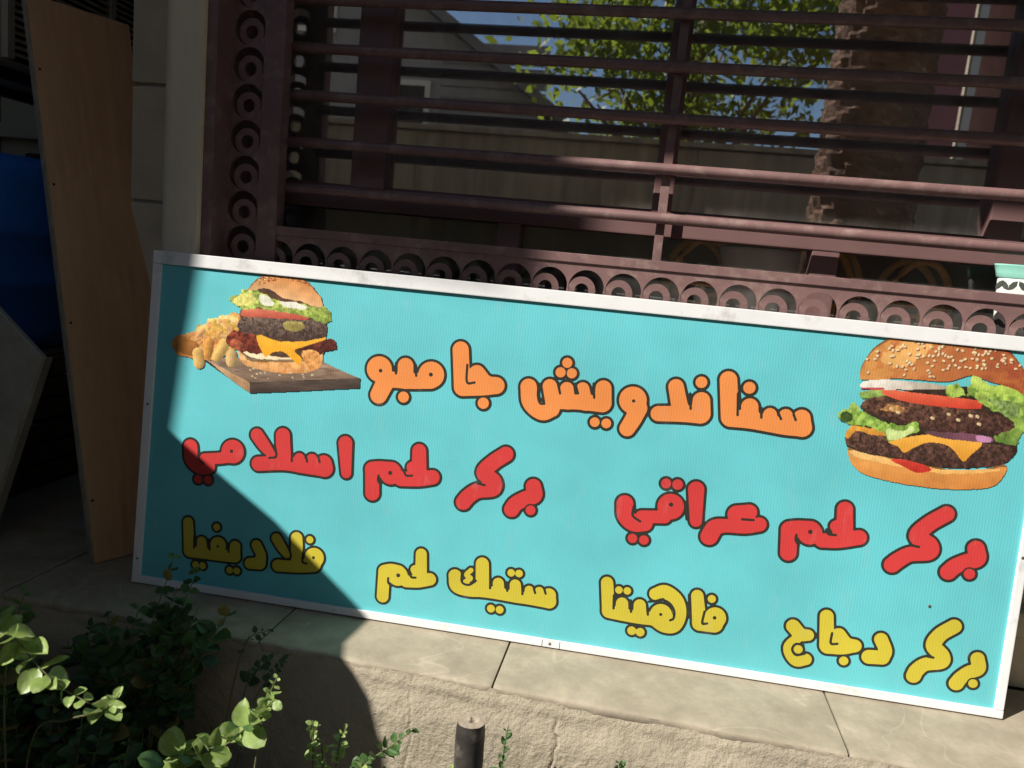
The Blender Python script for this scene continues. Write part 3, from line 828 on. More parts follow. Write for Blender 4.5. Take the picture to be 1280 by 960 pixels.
# lettering: rounded strokes (x, z, radius), dark slits, dark counters; metres on the sheet
WORDS = [
    ('o', [[(0.5724, 0.5868, 0.0306)], [(0.5904, 0.562, 0.0218), (0.5767, 0.5274, 0.0206)], [(0.6332, 0.601, 0.0191), (0.6364, 0.5673, 0.0191)], [(0.593, 0.5666, 0.0192), (0.6439, 0.5673, 0.0182), (0.6938, 0.5747, 0.0199)], [(0.6947, 0.5877, 0.031)], [(0.6352, 0.5295, 0.0131)], [(0.7566, 0.6519, 0.0192), (0.7686, 0.5675, 0.0197)], [(0.7716, 0.5679, 0.0206), (0.8176, 0.5745, 0.0204), (0.845, 0.5802, 0.0195)], [(0.7992, 0.603, 0.0192), (0.8217, 0.5852, 0.017), (0.8462, 0.5803, 0.0191)], [(0.8206, 0.5372, 0.0132)]], [[(0.6098, 0.6052), (0.6125, 0.581)], [(0.6564, 0.6062), (0.6602, 0.5812)], [(0.7754, 0.6195), (0.7786, 0.5806), (0.7962, 0.5814)]], [(0.5758, 0.5837, 0.0044), (0.6938, 0.588, 0.0047)]),
    ('o', [[(0.919, 0.5859, 0.0191), (0.9272, 0.5519, 0.0197), (0.9546, 0.5337, 0.0196), (0.9762, 0.5419, 0.0179)], [(0.9662, 0.5925, 0.0167), (0.9773, 0.5578, 0.0179)], [(1.0044, 0.5914, 0.0156), (1.0105, 0.5618, 0.0167)], [(1.0396, 0.5955, 0.0149), (1.0493, 0.5636, 0.0166)], [(1.0848, 0.6018, 0.0182), (1.0874, 0.5692, 0.0199)], [(0.9826, 0.5607, 0.0179), (1.0352, 0.5647, 0.0172), (1.086, 0.5674, 0.0199)], [(0.9991, 0.6489, 0.0116)], [(0.9866, 0.6263, 0.0117)], [(1.0116, 0.6269, 0.0116)], [(1.0742, 0.5245, 0.0111)], [(1.0997, 0.5248, 0.0111)], [(1.1518, 0.583, 0.0312)], [(1.1663, 0.5664, 0.0197), (1.1568, 0.5402, 0.0187), (1.1466, 0.5188, 0.0176)], [(1.2409, 0.6233, 0.0173), (1.253, 0.585, 0.0184), (1.2622, 0.5668, 0.0184)], [(1.2101, 0.56, 0.0174), (1.2623, 0.5657, 0.0184), (1.2995, 0.5697, 0.0216)], [(1.2985, 0.5993, 0.0194), (1.3008, 0.5715, 0.0216)], [(1.2936, 0.6392, 0.0129)], [(1.3495, 0.6511, 0.0192), (1.3633, 0.5708, 0.0203)], [(1.365, 0.5694, 0.0203), (1.4057, 0.5694, 0.0192), (1.4507, 0.5667, 0.0191), (1.4823, 0.5646, 0.019), (1.5159, 0.5666, 0.02)], [(1.4015, 0.5984, 0.0186), (1.4056, 0.5705, 0.0192)], [(1.3954, 0.639, 0.0133)], [(1.4456, 0.5863, 0.0148), (1.4485, 0.5675, 0.017)], [(1.4783, 0.5875, 0.0153), (1.4821, 0.5662, 0.0169)], [(1.5117, 0.5867, 0.0189), (1.5154, 0.5665, 0.0205)]], [[(0.9411, 0.5958), (0.9416, 0.5705), (0.948, 0.5527), (0.9582, 0.5522)], [(0.9835, 0.6035), (0.9907, 0.5791)], [(1.0218, 0.6051), (1.0303, 0.5837)], [(1.0618, 0.6098), (1.067, 0.5785)], [(1.2728, 0.6122), (1.278, 0.5787)], [(1.3735, 0.624), (1.3784, 0.577)], [(1.4261, 0.5991), (1.4284, 0.5776)], [(1.4628, 0.591), (1.4695, 0.5794)], [(1.4944, 0.5921), (1.5, 0.5809)]], [(1.1536, 0.5815, 0.0038)]),
    ('r', [[(0.127, 0.3499, 0.0182), (0.1334, 0.3192, 0.0186), (0.1565, 0.304, 0.0178), (0.1761, 0.3077, 0.017)], [(0.1656, 0.3252, 0.0139), (0.2039, 0.3321, 0.0139), (0.2309, 0.3401, 0.0153)], [(0.2343, 0.3518, 0.0291)], [(0.152, 0.2741, 0.0109)], [(0.1774, 0.2756, 0.0108)], [(0.2912, 0.3987, 0.016), (0.3101, 0.3775, 0.0152), (0.3304, 0.3577, 0.0106)], [(0.355, 0.4055, 0.0181), (0.3625, 0.345, 0.0189)], [(0.3004, 0.331, 0.0175), (0.3637, 0.3406, 0.0174), (0.4178, 0.3391, 0.0173), (0.4636, 0.3413, 0.0202)], [(0.4002, 0.3562, 0.0136), (0.4024, 0.339, 0.0158)], [(0.4308, 0.3575, 0.0143), (0.433, 0.3411, 0.0165)], [(0.4607, 0.3521, 0.0202), (0.4636, 0.3413, 0.0206)], [(0.5079, 0.4062, 0.0174), (0.5164, 0.3371, 0.0127)]], [[(0.1481, 0.3457), (0.1505, 0.3252), (0.1637, 0.3133)], [(0.3379, 0.3792), (0.3431, 0.3544), (0.3262, 0.3482)], [(0.3812, 0.366), (0.3824, 0.3476)], [(0.4155, 0.3659), (0.4198, 0.3513)], [(0.445, 0.3697), (0.4502, 0.3541)]], [(0.2315, 0.3522, 0.0042)]),
    ('r', [[(0.5778, 0.353, 0.0176), (0.583, 0.2979, 0.0176)], [(0.5782, 0.3539, 0.0184), (0.5957, 0.3574, 0.0183), (0.6222, 0.3541, 0.0231)], [(0.6226, 0.3502, 0.027)], [(0.6477, 0.3404, 0.0175), (0.6892, 0.3459, 0.0182), (0.7211, 0.3536, 0.0173)], [(0.6841, 0.4102, 0.0169), (0.6894, 0.3558, 0.0182)], [(0.6721, 0.3701, 0.0142), (0.6796, 0.3624, 0.015)], [(0.8841, 0.428, 0.0177), (0.8567, 0.405, 0.0178), (0.8391, 0.3794, 0.0186), (0.863, 0.363, 0.0178), (0.8629, 0.3454, 0.0178), (0.8287, 0.3365, 0.0179), (0.8087, 0.3205, 0.018), (0.7981, 0.3053, 0.018)], [(0.954, 0.3627, 0.018), (0.9585, 0.3427, 0.018), (0.938, 0.3322, 0.0177), (0.9183, 0.3178, 0.0178), (0.9101, 0.3038, 0.0178)], [(0.9534, 0.3078, 0.0115)]], [[(0.5943, 0.3413), (0.5943, 0.3293), (0.6017, 0.3196)], [(0.6529, 0.3609), (0.6592, 0.3498), (0.6735, 0.3513)], [(0.8261, 0.3534), (0.8436, 0.3511)]], [(0.6213, 0.3508, 0.0048)]),
    ('r', [[(1.1611, 0.3514, 0.0192), (1.1668, 0.3244, 0.0198), (1.186, 0.3091, 0.0185), (1.2094, 0.3124, 0.0179)], [(1.2014, 0.3269, 0.0147), (1.2511, 0.3329, 0.0146)], [(1.2613, 0.358, 0.0297)], [(1.2453, 0.4082, 0.0114)], [(1.2702, 0.4089, 0.012)], [(1.1868, 0.2755, 0.0109)], [(1.2122, 0.2752, 0.0109)], [(1.3113, 0.4035, 0.0182), (1.3192, 0.3336, 0.0135)], [(1.3515, 0.3033, 0.0195), (1.3613, 0.324, 0.0188), (1.382, 0.3318, 0.0156), (1.4245, 0.3355, 0.0155), (1.4539, 0.3448, 0.0161)], [(1.4046, 0.3597, 0.0211), (1.4295, 0.3689, 0.0174)]], [[(1.1815, 0.3477), (1.1818, 0.3265), (1.1995, 0.3156)], [(1.4164, 0.3511), (1.4407, 0.3525)], [(1.294, 0.3566), (1.2985, 0.3346)]], [(1.2617, 0.3625, 0.0047)]),
    ('r', [[(1.5176, 0.3418, 0.018), (1.5221, 0.2912, 0.0177)], [(1.5186, 0.3432, 0.0184), (1.5346, 0.3471, 0.0184), (1.5602, 0.3458, 0.0223)], [(1.5609, 0.3409, 0.0263)], [(1.5879, 0.3282, 0.0159), (1.6222, 0.3339, 0.0175), (1.6624, 0.3454, 0.0166)], [(1.6258, 0.4023, 0.017), (1.6321, 0.3469, 0.0182)], [(1.6132, 0.3632, 0.0135), (1.6214, 0.3544, 0.0143)], [(1.8293, 0.4203, 0.0169), (1.7974, 0.3936, 0.017), (1.7787, 0.3653, 0.0179), (1.8054, 0.35, 0.0171), (1.8058, 0.3338, 0.0171), (1.7693, 0.3243, 0.0164), (1.7486, 0.309, 0.0172), (1.7366, 0.2962, 0.0173)], [(1.8971, 0.3551, 0.0177), (1.9023, 0.3344, 0.0177), (1.8821, 0.3246, 0.017), (1.8616, 0.3114, 0.017), (1.8501, 0.2974, 0.0171)], [(1.892, 0.2996, 0.0116)]], [[(1.5341, 0.3329), (1.534, 0.3213), (1.5417, 0.3107)], [(1.5939, 0.3538), (1.5999, 0.344), (1.6146, 0.344)], [(1.7696, 0.3436), (1.7849, 0.3426)]], [(1.5617, 0.3435, 0.0048)]),
    ('y', [[(0.1351, 0.1662, 0.0131), (0.1432, 0.0978, 0.0145)], [(0.144, 0.0962, 0.0152), (0.1823, 0.096, 0.0138), (0.2419, 0.0986, 0.0151), (0.26, 0.0996, 0.0144)], [(0.173, 0.1239, 0.0127), (0.1767, 0.0993, 0.0131)], [(0.2155, 0.1212, 0.0206)], [(0.2586, 0.1247, 0.0137), (0.2593, 0.0995, 0.0144)], [(0.2085, 0.1647, 0.0092)], [(0.1617, 0.0648, 0.009)], [(0.1794, 0.065, 0.009)], [(0.2489, 0.0641, 0.0089)], [(0.2673, 0.0651, 0.0089)], [(0.3121, 0.1351, 0.0129), (0.325, 0.1124, 0.0129), (0.3231, 0.0937, 0.0156)], [(0.2986, 0.0884, 0.0136), (0.3233, 0.092, 0.015)], [(0.3601, 0.1587, 0.0125), (0.3745, 0.1397, 0.0121), (0.3909, 0.1204, 0.0081)], [(0.4098, 0.1665, 0.0148), (0.4163, 0.1074, 0.0155)], [(0.3691, 0.0937, 0.0149), (0.4185, 0.0983, 0.0148), (0.455, 0.1098, 0.0201)], [(0.457, 0.126, 0.0241)], [(0.4425, 0.1672, 0.009)]], [[(0.1534, 0.135), (0.1546, 0.1056)], [(0.19, 0.1317), (0.1945, 0.107)], [(0.2394, 0.1287), (0.2435, 0.1083)], [(0.4299, 0.1394), (0.4289, 0.1126), (0.4398, 0.1088)], [(0.3952, 0.1377), (0.399, 0.1176), (0.3831, 0.1112)]], [(0.2147, 0.1183, 0.0034), (0.4553, 0.1255, 0.0037)]),
    ('y', [[(0.6285, 0.1169, 0.0145), (0.6301, 0.0571, 0.0146)], [(0.6291, 0.1194, 0.0145), (0.6441, 0.1241, 0.0145), (0.6608, 0.1197, 0.0185)], [(0.6615, 0.1121, 0.0249)], [(0.6828, 0.1016, 0.0145), (0.7107, 0.1058, 0.0152), (0.738, 0.1148, 0.0152)], [(0.7123, 0.1712, 0.0136), (0.7166, 0.12, 0.0144)], [(0.7008, 0.1325, 0.0108), (0.7068, 0.1246, 0.0116)], [(0.7962, 0.1319, 0.0158), (0.8033, 0.109, 0.0167), (0.8328, 0.1042, 0.0166), (0.8621, 0.1079, 0.0166)], [(0.8566, 0.1688, 0.0157), (0.8625, 0.1119, 0.0165)], [(0.832, 0.1504, 0.0059), (0.8226, 0.1379, 0.0059), (0.8328, 0.1314, 0.0059), (0.8219, 0.1218, 0.0059)], [(0.898, 0.1293, 0.0133), (0.9017, 0.106, 0.0141)], [(0.9373, 0.1313, 0.0133), (0.9408, 0.106, 0.0141)], [(0.8623, 0.1059, 0.015), (0.9018, 0.1052, 0.0141), (0.941, 0.104, 0.0141), (0.9722, 0.1041, 0.014), (1.0178, 0.1048, 0.0163)], [(0.97, 0.1243, 0.0105), (0.9719, 0.1068, 0.0125)], [(0.9932, 0.1251, 0.0105), (0.9971, 0.1067, 0.0124)], [(1.0162, 0.1195, 0.0163), (1.0178, 0.1056, 0.0167)], [(0.9248, 0.1579, 0.009)], [(0.9429, 0.159, 0.009)], [(0.8872, 0.0678, 0.0095)], [(0.9076, 0.0682, 0.0094)]], [[(0.6396, 0.1032), (0.6407, 0.0924), (0.6485, 0.0867)], [(0.6878, 0.1257), (0.6938, 0.1137), (0.7043, 0.1137)], [(0.8121, 0.1475), (0.8133, 0.1205), (0.8297, 0.115), (0.8459, 0.1274)], [(0.8786, 0.1383), (0.8803, 0.1147)], [(0.9175, 0.1342), (0.9203, 0.1148)], [(0.955, 0.1268), (0.9557, 0.1123)], [(0.9803, 0.1299), (0.9845, 0.1194)], [(1.0045, 0.1312), (1.0083, 0.1215)]], [(0.6627, 0.1131, 0.0048)]),
    ('y', [[(1.1426, 0.1671, 0.0141), (1.1531, 0.105, 0.0153)], [(1.1539, 0.1029, 0.0158), (1.1858, 0.1, 0.0147), (1.2249, 0.0995, 0.0152), (1.2607, 0.1017, 0.0157)], [(1.181, 0.1253, 0.0141), (1.1843, 0.1012, 0.0147)], [(1.2203, 0.1271, 0.014), (1.2233, 0.1016, 0.0152)], [(1.2513, 0.1577, 0.0139), (1.2723, 0.1661, 0.0153), (1.2977, 0.1491, 0.0172), (1.309, 0.1208, 0.0153), (1.3002, 0.0935, 0.0162), (1.2786, 0.0901, 0.0168), (1.2552, 0.1008, 0.0154)], [(1.269, 0.1131, 0.0251)], [(1.1706, 0.1546, 0.0087)], [(1.1892, 0.1554, 0.0087)], [(1.2093, 0.0666, 0.0102)], [(1.2283, 0.0662, 0.0101)], [(1.3424, 0.1674, 0.0138), (1.3531, 0.1134, 0.0161)], [(1.3548, 0.1065, 0.0172), (1.3856, 0.1099, 0.0199)], [(1.3865, 0.1244, 0.0242)], [(1.3742, 0.1652, 0.0091)]], [[(1.161, 0.141), (1.1636, 0.111)], [(1.199, 0.1353), (1.2029, 0.1094)], [(1.2368, 0.1282), (1.2405, 0.1086)], [(1.2397, 0.1387), (1.2558, 0.1426), (1.2676, 0.1473), (1.2864, 0.1402), (1.297, 0.1246), (1.297, 0.1088), (1.2902, 0.1035)], [(1.3622, 0.1348), (1.3603, 0.1082), (1.3708, 0.109)], [(1.3243, 0.1661), (1.3318, 0.1158)]], [(1.2684, 0.1135, 0.0036), (1.3852, 0.1242, 0.0041)]),
    ('y', [[(1.5528, 0.1313, 0.0154), (1.5706, 0.1159, 0.0146), (1.5864, 0.1163, 0.0129)], [(1.5657, 0.1079, 0.0105), (1.5524, 0.0824, 0.0147), (1.5682, 0.0586, 0.0155), (1.5883, 0.062, 0.0134)], [(1.5699, 0.0819, 0.0098)], [(1.6194, 0.1641, 0.0149), (1.6275, 0.1031, 0.0161)], [(1.6293, 0.0983, 0.0169), (1.6611, 0.101, 0.0161), (1.6854, 0.1083, 0.014)], [(1.6497, 0.1278, 0.0149), (1.6674, 0.1121, 0.0136), (1.6851, 0.1083, 0.0144)], [(1.667, 0.0716, 0.0101)], [(1.7366, 0.1313, 0.0147), (1.7486, 0.1081, 0.0143), (1.7438, 0.0927, 0.0159)], [(1.7172, 0.0891, 0.016), (1.7439, 0.0919, 0.0159)], [(1.878, 0.183, 0.0156), (1.8529, 0.1604, 0.0157), (1.8432, 0.1348, 0.0165), (1.8629, 0.1164, 0.0157), (1.863, 0.1019, 0.0157), (1.8322, 0.0914, 0.015), (1.8172, 0.0756, 0.0158), (1.8126, 0.0622, 0.0158)], [(1.9338, 0.1207, 0.0148), (1.9387, 0.1, 0.0148), (1.9215, 0.0889, 0.0148), (1.9067, 0.0739, 0.0149), (1.8996, 0.0603, 0.0157)], [(1.9324, 0.0658, 0.0098)]], [[(1.5796, 0.0928), (1.5637, 0.0928), (1.5575, 0.0799), (1.5669, 0.0686), (1.584, 0.074)], [(1.6354, 0.1288), (1.6357, 0.1061), (1.6493, 0.1071)], [(1.8335, 0.1095), (1.8465, 0.1088)]], []),
]


def stroke_field(strokes, X, Z, k=0.0022):
    D = np.full(X.shape, 9.0)
    for s in strokes:
        if len(s) == 1:
            s = [s[0], (s[0][0] + 1e-5, s[0][1], s[0][2])]
        if len(s) > 2:
            P = np.array([2 * np.array(s[0]) - np.array(s[1])] + [np.array(p) for p in s] + [2 * np.array(s[-1]) - np.array(s[-2])])
            s = []
            for i in range(1, len(P) - 2):
                a, b, c, d = P[i - 1:i + 3]
                for t in np.linspace(0, 1, 6, endpoint=False):
                    s.append(0.5 * (2 * b + (c - a) * t + (2 * a - 5 * b + 4 * c - d) * t * t + (3 * b - a - 3 * c + d) * t ** 3))
            s.append(P[-2])
        best = np.full(X.shape, 9.0)
        for (x0, z0, r0), (x1, z1, r1) in zip(s, s[1:]):
            dx, dz = x1 - x0, z1 - z0
            t = np.clip(((X - x0) * dx + (Z - z0) * dz) / (dx * dx + dz * dz), 0, 1)
            best = np.minimum(best, np.hypot(X - x0 - t * dx, Z - z0 - t * dz) - (r0 + t * (r1 - r0)))
        h = np.clip(0.5 + 0.5 * (D - best) / k, 0, 1)
        D = D * (1 - h) + best * h - k * h * (1 - h)
    return D


def fill_mesh(name, X, Z, F, off):
    """marching squares: the region F < 0 as a thin printed sheet that follows the panel"""
    nx, nz = F.shape
    vid, verts = {}, []

    def corner(i, j):
        key = (i, j)
        if key not in vid:
            vid[key] = len(verts)
            verts.append((X[i, j], Z[i, j]))
        return vid[key]

    def edge(i0, j0, i1, j1):
        if (i1, j1) < (i0, j0):
            i0, j0, i1, j1 = i1, j1, i0, j0
        key = (i0, j0, i1, j1)
        if key not in vid:
            a, b = F[i0, j0], F[i1, j1]
            t = a / (a - b)
            vid[key] = len(verts)
            verts.append((X[i0, j0] + t * (X[i1, j1] - X[i0, j0]), Z[i0, j0] + t * (Z[i1, j1] - Z[i0, j0])))
        return vid[key]

    ins = F < 0
    cnt = ins[:-1, :-1].astype(int) + ins[1:, :-1] + ins[1:, 1:] + ins[:-1, 1:]
    faces = []
    for i, j in np.argwhere(cnt == 4):
        faces.append((corner(i, j), corner(i + 1, j), corner(i + 1, j + 1), corner(i, j + 1)))
    for i, j in np.argwhere((cnt > 0) & (cnt < 4)):
        cs = [(i, j), (i + 1, j), (i + 1, j + 1), (i, j + 1)]
        poly = []
        for a, b in zip(cs, cs[1:] + cs[:1]):
            ia, ib = ins[a], ins[b]
            if ia:
                poly.append(corner(*a))
            if ia != ib:
                poly.append(edge(*a, *b))
        if len(poly) >= 3:
            faces.append(tuple(poly))
    V = np.array(verts)
    me = bpy.data.meshes.new(name)
    me.from_pydata(np.stack([V[:, 0], wave(V[:, 0], V[:, 1]) - off, V[:, 1]], -1).tolist(), [], faces)
    for p in me.polygons:
        p.use_smooth = True
    return me


INK = {'o': 0.0060, 'r': 0.0056, 'y': 0.0054}
COL = {'o': 'orange', 'r': 'red', 'y': 'yellow'}
for c_, strokes, dark, holes in WORDS:
    allp = np.array([p for s in strokes for p in s])
    x0, x1 = allp[:, 0].min() - 0.05, allp[:, 0].max() + 0.05
    z0, z1 = allp[:, 1].min() - 0.05, allp[:, 1].max() + 0.05
    st = 0.0019
    X, Z = np.meshgrid(np.arange(x0, x1, st), np.arange(z0, z1, st), indexing='ij')
    body = [[(x, z, r * 0.965) for x, z, r in s] for s in strokes if not (len(s) == 1 and s[0][2] < 0.0165)]
    dots = [[(s[0][0], s[0][1], s[0][2] * 0.97)] for s in strokes if len(s) == 1 and s[0][2] < 0.0165]
    B, O = stroke_field(body, X, Z), stroke_field(dots, X, Z, 0.0004)
    D = np.minimum(B, O)
    K = stroke_field([[(x, z, 0.0027) for x, z in q] for q in dark] + [[h] for h in holes], X, Z, 0.0008)
    outl = link('lettering_outline', fill_mesh('lettering_outline', X, Z, np.minimum(D - INK[c_], K - 0.0), 0.0006), M['ink'], sign)
    link('lettering', fill_mesh('lettering', X, Z, np.maximum(np.minimum(np.maximum(B, INK[c_] * 0.62 - O), O), -K), 0.0012), M[COL[c_]], outl)


# ---------------------------------------------------------------- printed food pictures
def cr(points, n=9):
    """closed Catmull-Rom outline"""
    P = np.array(points, float)
    out = []
    for i in range(len(P)):
        a, b, c, d = P[i - 1], P[i], P[(i + 1) % len(P)], P[(i + 2) % len(P)]
        for t in np.linspace(0, 1, n, endpoint=False):
            out.append(0.5 * (2 * b + (c - a) * t + (2 * a - 5 * b + 4 * c - d) * t * t + (3 * b - a - 3 * c + d) * t ** 3))
    return np.array(out)


def inside(poly, X, Y):
    r = np.zeros(X.shape, bool)
    q = np.roll(poly, 1, 0)
    for (x0, y0), (x1, y1) in zip(poly, q):
        if y0 == y1:
            continue
        c = (y0 > Y) != (y1 > Y)
        r ^= c & (X < (x1 - x0) * (Y - y0) / (y1 - y0) + x0)
    return r


class Canvas:
    def __init__(self, w, h, step):
        self.X, self.Y = np.meshgrid(np.arange(0, w, step, dtype=float), np.arange(0, h, step, dtype=float), indexing='ij')
        self.C = np.zeros(self.X.shape + (3,))
        self.A = np.zeros(self.X.shape, bool)
        self.seed = 100

    def shape(self, pts, c0, c1=None, grad=None, noise=0.15, ns=30.0, wob=5.0, dark=None, smooth=True, streak=None, rim=0.0):
        self.seed += 3
        X, Y = self.X, self.Y
        wx = (fbm(X / 26, Y / 26, self.seed, 2) - 0.5) * 2 * wob
        wy = (fbm(X / 26 + 9, Y / 26 + 5, self.seed + 1, 2) - 0.5) * 2 * wob
        poly = cr(pts) if smooth else np.array(pts, float)
        m = inside(poly, X + wx, Y + wy)
        if not m.any():
            return m
        c0 = np.array(c0, float)
        c1 = np.array(c1 if c1 is not None else c0, float)
        if grad is None:
            t = (Y - Y[m].min()) / max(1, np.ptp(Y[m]))
        else:
            (ax, ay), (bx, by) = grad
            t = ((X - ax) * (bx - ax) + (Y - ay) * (by - ay)) / ((bx - ax) ** 2 + (by - ay) ** 2)
        t = np.clip(t, 0, 1)[..., None]
        c = c0 * (1 - t) + c1 * t
        sx, sy = streak or (1, 1)
        nz = fbm(X / ns * sx, Y / ns * sy, self.seed + 2, 4)
        c = c * (1 + noise * 2.6 * (nz[..., None] - 0.5))
        if dark is not None:
            f = np.clip((fbm(X / ns * 1.7 * sx + 40, Y / ns * 1.7 * sy, self.seed + 4, 4) - 0.46) * 3.2, 0, 1)[..., None]
            c = c * (1 - f) + np.array(dark, float) * f
        if rim:
            q = inside(poly, X + wx, Y + wy + rim) & m
            c = np.where((m & ~q)[..., None], c * 0.62, c)
        self.C[m] = np.clip(c, 0, 255)[m]
        self.A |= m
        return m

    def caps(self, x0, y0, x1, y1, r, c, shade=0.75, noise=0.1):
        X, Y = self.X, self.Y
        dx, dy = x1 - x0, y1 - y0
        t = np.clip(((X - x0) * dx + (Y - y0) * dy) / (dx * dx + dy * dy + 1e-9), 0, 1)
        ox, oy = X - x0 - t * dx, Y - y0 - t * dy
        d = np.hypot(ox, oy)
        m = d < r
        k = 1 - (1 - shade) * np.clip((ox + oy * 0.6) / r * 0.7 + 0.4, 0, 1)
        c = np.array(c, float) * k[..., None] * (1 + noise * (fbm(X / 14, Y / 14, int(x0 * 7 + y0) % 97, 3)[..., None] - 0.5) * 2)
        self.C[m] = np.clip(c, 0, 255)[m]
        self.A |= m

    def build(self, name, H, lim_x=1.976, label=None):
        X, Y = self.X, self.Y
        w = H[6] * X + H[7] * Y + 1
        U, V = (H[0] * X + H[1] * Y + H[2]) / w, (H[3] * X + H[4] * Y + H[5]) / w
        A = self.A & (U < lim_x) & (V < SH - FW - 0.001)
        idx = np.full(A.shape, -1)
        idx[A] = np.arange(A.sum())
        q = np.stack([idx[:-1, :-1], idx[:-1, 1:], idx[1:, 1:], idx[1:, :-1]], -1).reshape(-1, 4)
        q = q[(q >= 0).all(1)]
        u, v = U[A], V[A]
        me = bpy.data.meshes.new(name)
        me.from_pydata(np.stack([u, wave(u, v) - 0.0016, v], -1).tolist(), [], q.tolist())
        at = me.color_attributes.new('paint', 'FLOAT_COLOR', 'POINT')
        c = self.C[A] / 255.0
        c = np.where(c <= 0.04045, c / 12.92, ((c + 0.055) / 1.055) ** 2.4) * 0.86
        at.data.foreach_set('color', np.concatenate([c, np.ones((len(c), 1))], 1).ravel())
        for p in me.polygons:
            p.use_smooth = True
        o = link(name, me, M['picture'], sign)
        if label:
            o['label'] = label
        return o


# cheeseburger with chips on a wooden board
c1 = Canvas(1190, 860, 3.2)
c1.shape([(500, 600), (470, 520), (500, 420), (540, 300), (640, 240), (900, 290), (960, 400), (970, 520), (930, 640), (700, 690), (540, 650)], (92, 66, 50), noise=0.3, wob=3)
c1.shape([(300, 640), (560, 825), (1150, 800), (1120, 735), (940, 650), (520, 630)], (70, 60, 55), noise=0.1, wob=2, smooth=False)
c1.shape([(325, 640), (560, 767), (1152, 745), (940, 655), (520, 630)], (165, 140, 120), (135, 112, 95), noise=0.16, ns=60, wob=1, smooth=False, streak=(0.5, 3), dark=(120, 98, 82))
c1.shape([(560, 767), (1152, 745), (1150, 800), (562, 828)], (92, 78, 70), (78, 64, 58), noise=0.25, ns=50, wob=1.5, smooth=False, streak=(0.5, 3))
c1.shape([(325, 640), (560, 767), (562, 828), (485, 775)], (215, 178, 138), (180, 140, 105), noise=0.15, ns=40, wob=1.5, smooth=False)
c1.shape([(150, 590), (165, 525), (235, 500), (262, 492), (290, 455), (318, 468), (340, 428), (372, 446), (400, 408), (432, 430), (460, 398), (505, 420), (520, 520), (460, 610), (360, 640), (250, 645), (180, 622)], (242, 190, 112), (228, 156, 84), noise=0.22, ns=22, dark=(200, 122, 60), wob=12)
c1.shape([(285, 480), (320, 452), (345, 432), (400, 412), (470, 410), (500, 440), (440, 480), (360, 500), (300, 520)], (252, 226, 150), (244, 200, 116), noise=0.16, ns=16, wob=14)
rr = np.random.default_rng(5)
for k in range(70):
    x, y = rr.uniform(190, 490), rr.uniform(440, 600)
    if y < 640 - 0.55 * x:
        continue
    a = rr.uniform(-0.9, 0.9)
    c1.caps(x, y, x + 46 * math.cos(a), y + 46 * math.sin(a), rr.uniform(8, 13), (rr.uniform(236, 255), rr.uniform(172, 205), rr.uniform(86, 128)), 0.7)
c1.caps(185, 560, 250, 585, 42, (222, 146, 74), 0.55)
c1.caps(345, 555, 335, 615, 28, (244, 172, 88), 0.6)
c1.caps(285, 610, 292, 668, 30, (248, 200, 122), 0.62)
c1.caps(425, 565, 388, 628, 29, (252, 208, 124), 0.62)
c1.caps(464, 620, 465, 658, 30, (236, 196, 132), 0.62)
c1.shape([(500, 585), (560, 640), (700, 650), (860, 640), (942, 595), (948, 660), (905, 705), (760, 720), (620, 700), (520, 660)], (250, 216, 160), (222, 152, 88), noise=0.12, ns=40, dark=(205, 140, 80), rim=-10)
c1.shape([(515, 600), (600, 640), (740, 648), (800, 640), (690, 628), (560, 590)], (252, 230, 190), noise=0.08)
c1.shape([(436, 545), (455, 505), (500, 490), (620, 512), (640, 600), (560, 610), (510, 595), (450, 572)], (150, 70, 48), (110, 48, 38), noise=0.3, ns=22, dark=(70, 30, 26), wob=9)
c1.caps(480, 560, 505, 575, 24, (205, 110, 75), 0.6, 0.3)
c1.shape([(790, 585), (860, 552), (950, 535), (1008, 540), (1026, 592), (960, 600), (938, 618), (880, 605)], (120, 58, 44), (86, 40, 34), noise=0.3, ns=22, dark=(60, 30, 26), wob=9)
c1.shape([(840, 600), (905, 595), (935, 625), (930, 690), (880, 700), (850, 650)], (238, 180, 112), (226, 158, 92), noise=0.2, ns=22, dark=(200, 120, 60))
c1.shape([(598, 508), (700, 545), (830, 548), (958, 524), (955, 542), (870, 570), (800, 598), (838, 640), (822, 672), (792, 648), (740, 606), (690, 606), (640, 628)], (252, 190, 62), (244, 168, 36), noise=0.08, ns=50, wob=3)
c1.shape([(496, 470), (506, 430), (560, 418), (740, 430), (900, 440), (968, 455), (970, 500), (950, 530), (800, 545), (650, 522), (520, 498)], (128, 108, 96), (82, 62, 56), noise=0.35, ns=14, dark=(60, 46, 42), wob=7)
c1.shape([(740, 470), (760, 438), (830, 448), (856, 470), (830, 492), (780, 496)], (176, 160, 92), (140, 126, 70), noise=0.2, ns=18)
c1.shape([(512, 402), (535, 372), (640, 378), (760, 390), (862, 412), (862, 434), (740, 428), (600, 420), (525, 415)], (226, 128, 100), (190, 84, 66), noise=0.14, ns=40, wob=3)
c1.shape([(440, 322), (490, 300), (540, 262), (620, 285), (700, 325), (800, 345), (900, 362), (975, 368), (996, 430), (950, 452), (880, 420), (790, 402), (700, 388), (600, 372), (540, 382), (500, 372)], (214, 218, 122), (150, 172, 78), noise=0.3, ns=20, dark=(112, 138, 56), wob=14)
c1.shape([(470, 330), (540, 290), (590, 320), (560, 352), (500, 352)], (232, 226, 130), noise=0.2, ns=16, wob=10)
c1.shape([(610, 300), (650, 305), (690, 350), (650, 362), (615, 335)], (240, 238, 220), noise=0.1, wob=5)
c1.shape([(720, 340), (790, 338), (860, 362), (850, 378), (760, 368)], (246, 242, 226), noise=0.08, wob=5)
